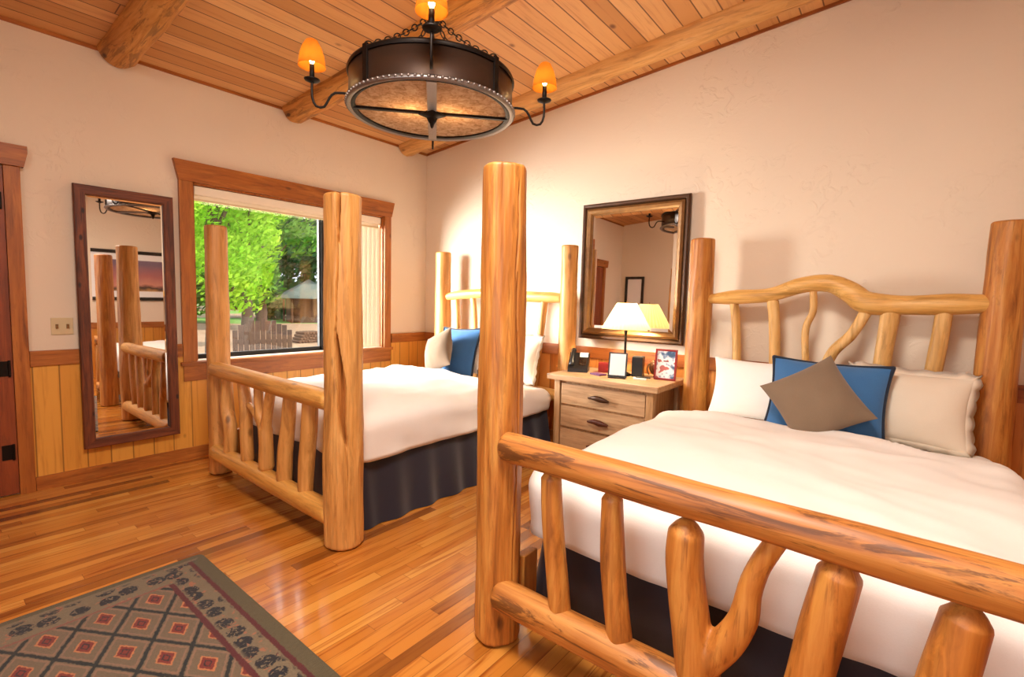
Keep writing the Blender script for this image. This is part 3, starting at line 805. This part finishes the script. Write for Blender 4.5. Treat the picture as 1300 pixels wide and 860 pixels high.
# small red box and purple leaflet
bx = MB().box(-.06, .06, -.035, .035, 0, .085, .006); bx.v = [tuple(R @ Vector(v)+Vector((2.63, -.26, .782))) for v in bx.v]
tag(obj('small_box', bx, 'red'), 'little dark red box beside the telephone', 'box')
lf = MB().box(-.06, .06, -.04, .04, 0, .012, .002); lf.v = [tuple(Matrix.Rotation(radians(-20), 3, 'Z') @ Vector(v)+Vector((2.655, -.44, .782))) for v in lf.v]
tag(obj('leaflet', lf, 'purple'), 'purple leaflet lying flat in front of the red box', 'leaflet')
# white notepad
nt = thing('notepad', 'small white notepad with pen by the round ornament', 'notepad', (3.0, -.42, .782))
a = MB().box(-.05, .05, -.035, .035, 0, .012, .002); local(nt, 'pad', a, 'white', Matrix.Rotation(radians(25), 3, 'Z'), (3.005, -.40, .782))
local(nt, 'pen', MB().log([(-.05, .0, 0), (.06, .01, 0)], .005, 10, 0), 'black', Matrix.Rotation(radians(10), 3, 'Z'), (3.03, -.41, .800))
# round ornament on little foot with curved handle
og = thing('round_ornament', 'round dark brown ribbed ornament on the nightstand', 'ornament', (3.06, -.175, .782))
prof = [(0, .0), (.034, 0), (.036, .006), (.02, .014)]+[(.066*sin(a)+.001, .078-.066*cos(a)) for a in [x*pi/14 for x in range(3, 15)]]
mb = MB().lathe(prof, 3.06, -.175, .782, 30); obj('ball', mb, 'ballwood', og)
ribs = MB()
for k in range(8):
    a = k*pi/8; ribs.tube([(3.06+.068*cos(t_)*cos(a), -.175+.068*cos(t_)*sin(a), .86+.068*sin(t_)) for t_ in [x*2*pi/28 for x in range(28)]], .003, 6, True)
obj('rib', ribs, 'gilt', og)
obj('side_loop', MB().log([(3.0, -.205, .80), (2.987, -.215, .83), (2.989, -.215, .87), (3.005, -.205, .895)], .006, 10, 0), 'gilt', og)
# red framed photo
pf = thing('photo_frame', 'small photo in a red frame on the right of the nightstand', 'photo frame', (3.17, -.27, .782))
def photo_mat():
    t = NT('photo_print'); n = t.noise(t.coord((1, 1, 1), (2, 4, 1)), 17, 2, .5)
    return t.bsdf(t.ramp(n, [(.36, C('3c5878')), (.44, C('8ca0b8')), (.5, C('e8e4e4')), (.58, C('f0ece8')), (.64, C('b06058'))]), .4)
M['photo'] = photo_mat()
R = Matrix.Rotation(radians(8), 3, 'Z') @ Matrix.Rotation(radians(-9), 3, 'X'); c = (3.168, -.30, .784)
fr = MB(); 
for a_ in ((-.085, -.07, 0, .245), (.07, .085, 0, .245), (-.07, .07, 0, .015), (-.07, .07, .23, .245)): fr.box(a_[0], a_[1], -.008, .010, a_[2], a_[3], .002)
local(pf, 'frame', fr, 'red', R, c)
local(pf, 'photo', MB().box(-.07, .07, -.001, .004, .015, .23), 'photo', R, c)
local(pf, 'prop', MB().box(-.02, .02, .0, .004, 0, .16), 'red', Matrix.Rotation(radians(8), 3, 'Z') @ Matrix.Rotation(radians(18), 3, 'X'), (3.160, -.232, .784))

# table lamp
LX, LY = 2.815, -.285
lp = thing('table_lamp', 'lit table lamp with cream pleated shade on the nightstand', 'lamp', (LX, LY, .782))
obj('base', MB().lathe([(0, 0), (.06, 0), (.062, .008), (.05, .018), (.018, .03), (.012, .05), (.0, .05)], LX, LY, .782, 32), 'iron', lp)
obj('stem', MB().lathe([(0, .04), (.011, .04), (.012, .10), (.018, .115), (.02, .13), (.011, .15), (.009, .34), (.014, .36), (.016, .40), (.0, .40)], LX, LY, .782, 20), 'iron', lp)
sh = MB(); n = 144; vs = []; fs = []
for i, f in enumerate([k/8 for k in range(9)]):
    r = .198+(.078-.198)*f
    for k in range(n):
        a = 2*pi*k/n; rr = r*(1+.022*cos(a*36)); 
        vs.append((LX+rr*cos(a), LY+rr*sin(a), 1.172+.215*f))
for i in range(8):
    for k in range(n): fs.append((i*n+k, i*n+(k+1) % n, (i+1)*n+(k+1) % n, (i+1)*n+k))
sh.add(vs, fs); obj('lamp_shade', sh, 'lampshade', lp)
obj('bulb', MB().lathe([(0, 0), (.014, .002), (.03, .03), (.032, .05), (.02, .075), (0, .082)], LX, LY, 1.185, 16), 'bulb', lp)
obj('shade_ring', MB().tube([(LX+.078*cos(k*pi/12), LY+.078*sin(k*pi/12), 1.386) for k in range(24)], .003, 6, True).log([(LX-.076, LY, 1.386), (LX+.076, LY, 1.386)], .002, 6, 0).log([(LX, LY, 1.18), (LX, LY, 1.40)], .003, 8, 0), 'gilt', lp)

# ------------------------------------------------------------------ mirrors
def frame_bars(plane, a0, a1, z0, z1, w, prof, f):
    """mitred frame; prof = [(inset 0..1, depth)], f(a, z, depth) -> point"""
    out = []
    cor = [(a0, z0, 1, 1), (a1, z0, -1, 1), (a1, z1, -1, -1), (a0, z1, 1, -1)]
    for k in range(4):
        A = cor[k]; B = cor[(k+1) % 4]; mb = MB(); vs = []; n = len(prof)
        for (a, z, sa_, sz_) in (A, B):
            for (i, dpt) in prof: vs.append(f(a+sa_*w*i, z+sz_*w*i, dpt))
        fs = [(i, i+1, n+i+1, n+i) for i in range(n-1)]+[(n-1, 0, n, 2*n-1)]
        mb.add(vs, fs, False); out.append(mb)
    return out
mr = thing('wall_mirror', 'tall dark barnwood framed mirror on the window wall', 'mirror', (.035, -2.97, .235))
MT = radians(.75)
def fl(a, z, dpt):      # hangs with its top leaning out slightly, left edge a touch forward
    return Vector((.030+(2.125-z)*.0115+(a+3.27)*.020+dpt, a, z))
flat = [(0, 0), (0, .024), (.08, .030), (.92, .028), (1, .020), (1, 0)]
for k, mb in enumerate(frame_bars('x', -3.268, -2.675, .242, 2.128, .066, flat, fl)):
    obj('frame_side', mb, 'barny' if k % 2 == 0 else 'barn', mr)
a0, a1, z0, z1 = -3.204, -2.739, .306, 2.064
g = MB(); bw = .018
P = lambda a, z, dd: fl(a, z, dd)
g.add([P(a0, z0, .010), P(a1, z0, .010), P(a1, z1, .010), P(a0, z1, .010), P(a0+bw, z0+bw, .0135), P(a1-bw, z0+bw, .0135), P(a1-bw, z1-bw, .0135), P(a0+bw, z1-bw, .0135), P(a0, z0, .004), P(a1, z0, .004), P(a1, z1, .004), P(a0, z1, .004)],
      [(4, 5, 6, 7), (0, 1, 5, 4), (1, 2, 6, 5), (2, 3, 7, 6), (3, 0, 4, 7), (8, 11, 10, 9), (0, 8, 9, 1), (1, 9, 10, 2), (2, 10, 11, 3), (3, 11, 8, 0)], False)
obj('mirror_glass', g, 'mirror', mr)

m2 = thing('wall_mirror', 'large antique gilt framed mirror above the nightstand', 'mirror', (2.73, -.035, 1.05))
def fh(a, z, dpt): return Vector((a, -.033-dpt-(2.28-z)*.014, z))
outer = [(0, 0), (0, .022), (.3, .034), (.62, .032), (1, .012), (1, 0)]
inner = [(0, 0), (0, .026), (.35, .040), (.75, .030), (1, .012), (1, 0)]
for mb in frame_bars('y', 2.232, 3.222, 1.048, 2.278, .045, outer, fh): obj('frame_outer', mb, 'giltdark', m2)
for mb in frame_bars('y', 2.277, 3.177, 1.093, 2.233, .055, inner, fh): obj('frame_inner', mb, 'gilt', m2)
a0, a1, z0, z1 = 2.330, 3.124, 1.146, 2.180; bw = .03
g = MB(); P = fh
g.add([P(a0, z0, .006), P(a1, z0, .006), P(a1, z1, .006), P(a0, z1, .006), P(a0+bw, z0+bw, .010), P(a1-bw, z0+bw, .010), P(a1-bw, z1-bw, .010), P(a0+bw, z1-bw, .010), P(a0, z0, .002), P(a1, z0, .002), P(a1, z1, .002), P(a0, z1, .002)],
      [(4, 5, 6, 7), (0, 1, 5, 4), (1, 2, 6, 5), (2, 3, 7, 6), (3, 0, 4, 7), (8, 11, 10, 9), (0, 8, 9, 1), (1, 9, 10, 2), (2, 10, 11, 3), (3, 11, 8, 0)], False)
obj('mirror_glass', g, 'mirror', m2)

# pictures on the walls behind the camera, seen in the mirrors
def art_mat():
    t = NT('sunset_print'); tc = t.n('ShaderNodeTexCoord').outputs['Object']; sp = t.n('ShaderNodeSeparateXYZ', {0: tc})
    z = t.math('ADD', sp.outputs[2], t.math('MULTIPLY', t.noise(tc, 3.5, 4), .22))
    c = t.ramp(z, [(.18, C('2c2018')), (.30, C('7c5430')), (.40, C('c89458')), (.46, C('3c3030')), (.52, C('c88878')), (.68, C('b06c68')), (.9, C('7c6478'))])
    return t.bsdf(c, .25)
M['art'] = art_mat()
pc = thing('framed_picture', 'wide sunset landscape in a black frame seen in the tall mirror', 'picture', (RX-.03, -1.55, 1.22))
def fr_(a, z, dpt): return Vector((RX-.003-dpt, a, z))
for mb in frame_bars('x', -2.30, -.85, 1.36, 2.26, .06, [(0, 0), (0, .03), (1, .02), (1, 0)], fr_): obj('frame_side', mb, 'frameblack', pc)
obj('mat_board', MB().box(RX-.010, RX-.004, -2.24, -.91, 1.42, 2.20), 'white', pc)
obj('print', MB().box(RX-.014, RX-.0101, -2.10, -1.05, 1.53, 2.09), 'art', pc)
pc = thing('framed_picture', 'narrow upright dark framed picture seen in the gilt mirror', 'picture', (.3, RY+.02, 1.3))
def fb_(a, z, dpt): return Vector((a, RY+.003+dpt, z))
for mb in frame_bars('y', .12, .52, 1.30, 2.06, .05, [(0, 0), (0, .03), (1, .02), (1, 0)], fb_): obj('frame_side', mb, 'frameblack', pc)
obj('mat_board', MB().box(.17, .47, RY+.004, RY+.012, 1.35, 2.01), 'white', pc)

# ------------------------------------------------------------------ rug
rx0, rx1, ry0, ry1 = 1.785, 4.20, -4.72, -3.115
RUG_H = ((rx1-rx0)/2, (ry1-ry0)/2); rc_ = ((rx0+rx1)/2, (ry0+ry1)/2)
RUG_PH = (rc_[0]-2.067, rc_[1]+3.397)
M['rug'] = rug_mat()
rp = MB(); vs = []; k = 12; rr = .03
poly = []
for cx_, cy_, a0 in ((rx1-rr, ry1-rr, 0), (rx0+rr, ry1-rr, 90), (rx0+rr, ry0+rr, 180), (rx1-rr, ry0+rr, 270)):
    for i in range(7): a = radians(a0+i*15); poly.append((cx_+rr*cos(a), cy_+rr*sin(a)))
rp.prism(poly, .0, .012, 'Z')
ro = obj('rug', rp, 'rug', origin=(rc_[0], rc_[1], 0)); tag(ro, 'patterned wool rug with diamond lattice on the wooden floor', 'rug')

# ------------------------------------------------------------------ chandelier
CX, CY, CZ = 2.560, -2.222, 2.384       # centre of the drum's lower rim
PHI = radians(47.5)
ch = thing('chandelier', 'round dark iron drum chandelier with mica panels and small amber shades', 'chandelier', (CX, CY, CZ))
DR, DH = .428, .158
band = MB().lathe([(DR, .0), (DR, DH), (DR-.006, DH), (DR-.006, .0), (DR, 0)], CX, CY, CZ, 96); obj('drum_band', band, 'bronze', ch)
tr = MB().lathe([(DR+.006, DH-.012), (DR+.010, DH), (DR+.006, DH+.010), (DR-.01, DH+.010), (DR-.01, DH-.012), (DR+.006, DH-.012)], CX, CY, CZ, 96); obj('top_rim', tr, 'iron', ch)
rim = MB()
rim.lathe([(DR-.012, -.008), (DR+.004, -.014), (DR+.013, -.004), (DR+.009, .010), (DR-.004, .012), (DR-.012, -.002), (DR-.012, -.008)], CX, CY, CZ, 96)
obj('bottom_rim', rim, 'pewter', ch)
obj('inner_ring', MB().lathe([(DR-.034, -.004), (DR-.012, -.009), (DR-.010, .004), (DR-.034, .004), (DR-.034, -.004)], CX, CY, CZ, 96), 'iron', ch)
rp_ = MB()
for k in range(90):
    a = 2*pi*k/90
    rp_.lathe([(0, -.008), (.007, -.005), (.009, 0), (.007, .005), (0, .008)], CX+(DR+.011)*cos(a), CY+(DR+.011)*sin(a), CZ+.002, 8)
o = obj('rim_beading', rp_, 'pewter', ch)
for k in range(4):
    a0 = PHI+k*pi/2; mb = MB(); vs = [Vector((CX, CY, CZ+.004))]; 
    m = 20
    for i in range(m+1):
        a = a0+pi/2*i/m; vs.append(Vector((CX+(DR-.025)*cos(a), CY+(DR-.025)*sin(a), CZ+.004)))
    vs2 = [v+Vector((0, 0, .003)) for v in vs]; N_ = len(vs)
    mb.add(vs+vs2, [(0, i, i+1) for i in range(1, m+1)]+[(N_, N_+i+1, N_+i) for i in range(1, m+1)]+[(i, i+1, N_+i+1, N_+i) for i in range(1, m+1)], False)
    obj('mica_panel', mb, 'mica', ch)
def rotz(mb, ang):
    R = Matrix.Rotation(ang, 3, 'Z'); mb.v = [tuple(R @ Vector(v)+Vector((CX, CY, CZ))) for v in mb.v]; return mb
obj('cross_bar', rotz(MB().box(-DR+.02, DR-.02, -.010, .010, -.010, .003), PHI), 'iron', ch)
obj('cross_bar', rotz(MB().box(-DR+.02, DR-.02, -.024, .024, -.012, .003), PHI+pi/2), 'pewter', ch)
obj('finial', MB().lathe([(.0, .0), (.075, -.008), (.072, -.016), (.03, -.028), (.022, -.045), (.012, -.06), (.008, -.075), (0, -.085)], CX, CY, CZ, 4, mat=Matrix.Rotation(PHI, 4, 'Z')), 'iron', ch)
obj('centre_rod', MB().log([(CX, CY, CZ+.004), (CX, CY, CZ+.47)], .008, 10, 0), 'iron', ch)
for k in range(4):    # dark straps on the drum between arms
    a = PHI+pi/4+k*pi/2
    obj('strap', rotz(MB().box(DR-.002, DR+.010, -.016, .016, .0, DH+.02, .003), a), 'iron', ch)
HZ = CZ+.47
obj('hub', MB().lathe([(0, -.02), (.02, -.02), (.035, 0), (.03, .015), (.012, .03), (.012, .06), (0, .06)], CX, CY, HZ, 20), 'iron', ch)
top = zc(CX)
def link(p, t_, flip, s=.022, r=.0032):
    """one oval chain link centred at p along direction t_"""
    t_ = t_.normalized(); u = Vector((0, 0, 1)) if abs(t_.z) < .9 else Vector((1, 0, 0))
    n1 = t_.cross(u).normalized(); n2 = t_.cross(n1).normalized()
    nn = n1 if flip else n2
    return [p+t_*(s*cos(a))+nn*(s*.55*sin(a)) for a in [i*2*pi/14 for i in range(14)]], r
for k in range(4):
    a = PHI+pi/4+k*pi/2
    A = Vector((CX+DR*cos(a), CY+DR*sin(a), CZ+DH+.015)); B = Vector((CX+.03*cos(a), CY+.03*sin(a), HZ+.005))
    n = 14; mb = MB()
    for i in range(n):
        f = (i+.5)/n; p = A.lerp(B, f)-Vector((0, 0, .10*f*(1-f)))
        f2 = f+.02; q = A.lerp(B, f2)-Vector((0, 0, .10*f2*(1-f2)))
        pts, r = link(p, q-p, i % 2, .0235); mb.tube(pts, r, 6, True)
    obj('chain', mb, 'iron', ch)
mb = MB(); zz = HZ+.07; i = 0
while zz < top-.05:
    pts, r = link(Vector((CX, CY, zz)), Vector((0, 0, 1)), i % 2, .024); mb.tube(pts, r, 6, True); zz += .037; i += 1
obj('chain', mb, 'iron', ch)
obj('ceiling_canopy', MB().lathe([(0, -.055), (.02, -.05), (.055, -.02), (.065, .01), (0, .01)], CX, CY, top-.005, 24), 'iron', ch)
LIGHTS = []
for k in range(4):
    a = PHI+k*pi/2; e = Vector((cos(a), sin(a), 0)); c0 = Vector((CX, CY, CZ))
    def Q(r, z): return c0+e*r+Vector((0, 0, z))
    arm = MB().log([Q(DR, .06), Q(DR+.07, .06), Q(DR+.10, .03), Q(DR+.125, -.015), Q(DR+.165, -.015), Q(DR+.185, .03), Q(DR+.185, .105)], .0065, 10, 0)
    ao = obj('arm', arm, 'iron', ch)
    p = Q(DR+.185, .105)
    obj('drip_pan', MB().lathe([(0, -.004), (.012, -.004), (.036, .006), (.040, .012), (.034, .010), (.010, .003), (0, .003)], p.x, p.y, p.z, 20), 'iron', ao)
    obj('candle_sleeve', MB().lathe([(0, 0), (.013, 0), (.012, .085), (.008, .088), (0, .088)], p.x, p.y, p.z, 16), 'iron', ao)
    obj('bulb', MB().lathe([(0, 0), (.008, .004), (.014, .02), (.012, .04), (.004, .058), (0, .06)], p.x, p.y, p.z+.088, 12), 'bulb', ao)
    shd = MB().lathe([(.068, .0), (.066, .012), (.060, .055), (.048, .095), (.030, .128), (.022, .134), (.020, .130), (.046, .093), (.058, .055), (.064, .012), (.068, 0)], p.x, p.y, p.z+.075, 8, mat=Matrix.Rotation(a, 4, 'Z'))
    shd = MB().lathe([(.068, .0), (.066, .012), (.060, .055), (.048, .095), (.030, .128), (.022, .134)], p.x, p.y, p.z+.075, 20)
    obj('amber_shade', shd, 'amber', ao)
    LIGHTS.append(p+Vector((0, 0, .115)))

# ------------------------------------------------------------------ outdoors
struct('ground', MB().box(-160, -TH-.01, -90, 120, -.42, -.32), 'ground')
def tree(label, x, y, h, r, leaf, n, seed, zb=1.2, size=.16, droop=0):
    rnd = random.Random(seed)
    tr_ = thing('tree', label, 'tree', (x, y, -.32), 'trees beyond the window')
    tk = MB().log([(x, y, -.32), (x+.1*r*.2, y, h*.3), (x, y+.05*r, h*.75)], [.05*h*.5+.05, .03*h*.5+.03, .04], 12, .08, seed, step=.4)
    blobs = []
    for i in range(16):
        a = rnd.uniform(0, 2*pi); q = rnd.random()**.5*r*.8; z = zb+(h-zb)*rnd.random()
        k = 1-abs((z-zb)/(h-zb)-.45)*1.1
        b = Vector((x+q*k*cos(a), y+q*k*sin(a), z)); blobs.append((b, r*rnd.uniform(.28, .45)))
        if i < 8: tk.log([(x, y, max(.3, z*.55)), (b.x, b.y, b.z)], [.04+.01*h*.3, .015], 6, 0, 0, step=.6)
    obj('trunk', tk, 'bark', tr_)
    mb = MB(); vs = []; fs = []
    for i in range(n):
        b, br = blobs[i % len(blobs)]
        dv = Vector((rnd.gauss(0, 1), rnd.gauss(0, 1), rnd.gauss(0, .7)))
        p = b+dv.normalized()*br*rnd.random()**.35; p.z -= droop*rnd.random()**2
        nn = Vector((rnd.gauss(0, 1), rnd.gauss(0, 1), rnd.gauss(.6, 1))).normalized(); u = nn.orthogonal().normalized(); v = nn.cross(u)
        s_ = size*rnd.uniform(.6, 1.3); o_ = len(vs)
        vs += [p-u*s_, p+v*s_*.45, p+u*s_, p-v*s_*.45]; fs.append((o_, o_+1, o_+2, o_+3))
    mb.add(vs, fs, False); fo = obj('foliage', mb, leaf, tr_); fo['kind'] = 'stuff'
    return tr_
tree('bright yellow green tree just outside the window on the left', -7.5, .35, 5.6, 2.0, 'leafbright', 10000, 1, 1.6, .075, .5)
tree('bright green tree behind the left foot post of the window bed', -12.5, 3.2, 6.8, 2.3, 'leafbright', 6000, 2, 2.0, .13, .3)
tree('mid green tree in the middle of the window view', -19.0, 6.6, 8.6, 3.0, 'leafmid', 7000, 3, 1.7, .18)
tree('dark green tree toward the right of the window view', -24.5, 14.8, 10.5, 3.8, 'leafdark', 7500, 4, .8, .24)
tree('dark green tree filling the view beside the little hut', -30.0, 12.0, 11.0, 4.2, 'leafdark', 8000, 11, .8, .27)
tree('mid green tree behind the bright ones at the left of the window view', -27.0, 5.6, 11.0, 4.2, 'leafmid', 8000, 12, .9, .27)
tree('tall dark green tree far behind at the centre of the window view', -58.0, 30.0, 19, 9.0, 'leafdark', 8000, 5, .6, .55)
tree('tall dark green tree far behind on the left of the window view', -52.0, 14.0, 18, 8.5, 'leafdark', 8000, 6, .6, .55)
# rustic bench with a fan shaped slatted back
be = thing('garden_bench', 'weathered garden bench with fan shaped slatted back outside the window', 'bench', (-2.4, -.95, -.32))
c0 = Vector((-2.45, -.98, 0)); ang = math.atan2(.78, .63); R = Matrix.Rotation(ang, 3, 'Z')
def loc_(mb): mb.v = [tuple(R @ Vector(v)+c0) for v in mb.v]; return mb
c0 = Vector((-2.35, -.90, 0)); R = Matrix.Rotation(radians(70), 3, 'Z')
nS = 11
for k in range(nS):
    x = (k-(nS-1)/2)*.068; top_ = .86+.17*(1-(x/.38)**2) + (.012 if k % 2 else -.01)
    obj('back_slat', loc_(MB().box(x-.031, x+.031, -.012, .012, .25, top_, .006)), 'greywood', be)
obj('back_rail', loc_(MB().box(-.38, .38, .012, .04, .34, .40, .004).box(-.37, .37, .012, .04, .70, .75, .004)), 'greywood', be)
obj('seat', loc_(MB().box(-.4, .4, -.0, .52, .10, .14, .008)), 'greywood', be)
for x in (-.40, .35):
    for y in (0, .46): obj('leg', loc_(MB().box(x, x+.05, y+.0, y+.05, -.32, .10 if y == 0 else .36, .005)), 'greywood', be)
    obj('arm_rest', loc_(MB().box(x-.02, x+.07, -.01, .54, .36, .39, .006)), 'greywood', be)
# hut with grey roof and a log pile
hu = thing('garden_hut', 'small hut with grey pitched roof across the lawn', 'hut', (-24.5, 12.0, -.32))
hx, hy = -24.5, 12.0
obj('roof', MB().lathe([(2.3, 1.15), (2.25, 1.27), (0, 2.35)], hx, hy, 0, 4, mat=Matrix.Rotation(.5, 4, 'Z')).lathe([(2.3, 1.15), (0.02, 1.15)], hx, hy, 0, 4, mat=Matrix.Rotation(.5, 4, 'Z')), 'roofgrey', hu)
wl = MB().lathe([(1.6, -.32), (1.6, 1.16)], hx, hy, 0, 4, mat=Matrix.Rotation(.5, 4, 'Z')); obj('wall', wl, 'brownwood', hu)
for k in range(4):
    a = .5+k*pi/2; obj('corner_post', MB().log([(hx+1.75*cos(a), hy+1.75*sin(a), -.32), (hx+1.75*cos(a), hy+1.75*sin(a), 1.06)], .07, 10, .05), 'brownwood', hu)
for i, (px, py, s_, lb) in enumerate(((-50.0, 19.6, 1.9, 'brown timber stack far across the lawn'), (-12.2, 5.1, .42, 'low heap of split logs in front of the hut'))):
    mb = MB(); rnd = random.Random(i)
    for r_ in range(4):
        for q in range(9-r_): 
            yy = (q+r_*.5-4)*.27*s_; mb.log([(px-.3*s_, py+yy, -.32+s_*(.14+r_*.23)), (px+1.0*s_, py+yy, -.32+s_*(.14+r_*.23))], .13*s_, 8, .05, q, step=.5)
    tag(obj('log_pile', mb, 'brownwood'), lb, 'log pile')

# ------------------------------------------------------------------ light
def light(name, kind, loc, energy, color, **kw):
    L = bpy.data.lights.new(name, kind); L.energy = energy; L.color = color
    for k, v in kw.items(): setattr(L, k, v)
    o = bpy.data.objects.new(name, L); COL.objects.link(o); o.location = loc; return o
W = bpy.data.worlds.new('world'); S.world = W; W.use_nodes = True
nt_ = W.node_tree; bg = nt_.nodes['Background']; bg.inputs[0].default_value = (.80, .90, 1.0, 1); bg.inputs[1].default_value = 1.0
s = light('sun', 'SUN', (10, 10, 20), 2.6, (1, .95, .86), angle=radians(1.5)); s.rotation_euler = Vector((-.62, -.35, -.75)).to_track_quat('-Z', 'Y').to_euler()
# area lamps for window daylight; the rear window's lamp is added fill
a = light('rear_window_fill', 'AREA', ((BX0+BX1)/2, RY-.22, (BZ0+BZ1)/2), 22, (1, .95, .90), shape='RECTANGLE', size=BX1-BX0, size_y=BZ1-BZ0); a.rotation_euler = (pi/2, 0, 0)
pt = light('sky_portal', 'AREA', (-TH-.01, (WY0+WY1)/2, (WZ0+WZ1)/2), 10, (1, 1, 1), shape='RECTANGLE', size=WZ1-WZ0, size_y=WY1-WY0); pt.rotation_euler = (0, -pi/2, 0); pt.data.cycles.is_portal = True
a = light('daylight_garden_window', 'AREA', (-1.7, -4.0, 2.0), 310, (1, .95, .89), spread=radians(84), shape='RECTANGLE', size=2.2, size_y=2.2); a.rotation_euler = Vector((1, .95, -.12)).to_track_quat('-Z', 'Y').to_euler()
a = light('daylight_garden_sky', 'AREA', (-TH-1.2, (WY0+WY1)/2, 3.7), 120, (1, .97, .93), shape='RECTANGLE', size=2.4, size_y=2.4); a.rotation_euler = Vector((.8, 0, -1)).to_track_quat('-Z', 'Y').to_euler()
# overhead fill added above the rear of the room, no fixture there
a = light('overhead_fill', 'AREA', (3.9, -3.5, 3.28), 74, (1, .90, .80), shape='DISK', size=.9)
# lamps
light('lamp_bulb_light', 'POINT', (LX, LY, 1.27), 24, (1, .84, .60), shadow_soft_size=.04)
for i, p in enumerate(LIGHTS): light('sconce_light', 'POINT', p, .7, (1, .74, .46), shadow_soft_size=.02)
for sx in (-.12, .12): light('drum_light', 'POINT', (CX+sx*cos(PHI), CY+sx*sin(PHI), CZ+.08), 3.5, (1, .74, .46), shadow_soft_size=.05)

# ------------------------------------------------------------------ camera
cam = bpy.data.cameras.new('camera'); co = bpy.data.objects.new('camera', cam); COL.objects.link(co)
yaw, pit, rol, f = .6713, -.0761, .0237, 620.2
F = Vector((-sin(yaw)*cos(pit), cos(yaw)*cos(pit), sin(pit))); Rt = Vector((cos(yaw), sin(yaw), 0)); Up = Rt.cross(F)
R_ = Rt*cos(rol)+Up*sin(rol); U_ = Up*cos(rol)-Rt*sin(rol)
co.matrix_world = Matrix.Translation((4.6054, -4.057, 1.393)) @ Matrix((R_, U_, -F)).transposed().to_4x4()
cam.sensor_fit = 'HORIZONTAL'; cam.sensor_width = 36; cam.lens = f/1300*36; cam.shift_x = -.6/1300; cam.shift_y = -2.3/1300; cam.clip_start = .02; cam.clip_end = 400
S.camera = co
S.view_settings.view_transform = 'Standard'; S.view_settings.look = 'None'; S.view_settings.gamma = 1; S.view_settings.exposure = 0.88
try: S.view_settings.use_curve_mapping = False
except Exception: pass
S.cycles.use_denoising = True; S.cycles.max_bounces = 8; S.cycles.diffuse_bounces = 5; S.cycles.glossy_bounces = 5; S.cycles.transparent_max_bounces = 12
S.cycles.sample_clamp_indirect = 6; S.cycles.caustics_reflective = False; S.cycles.caustics_refractive = False
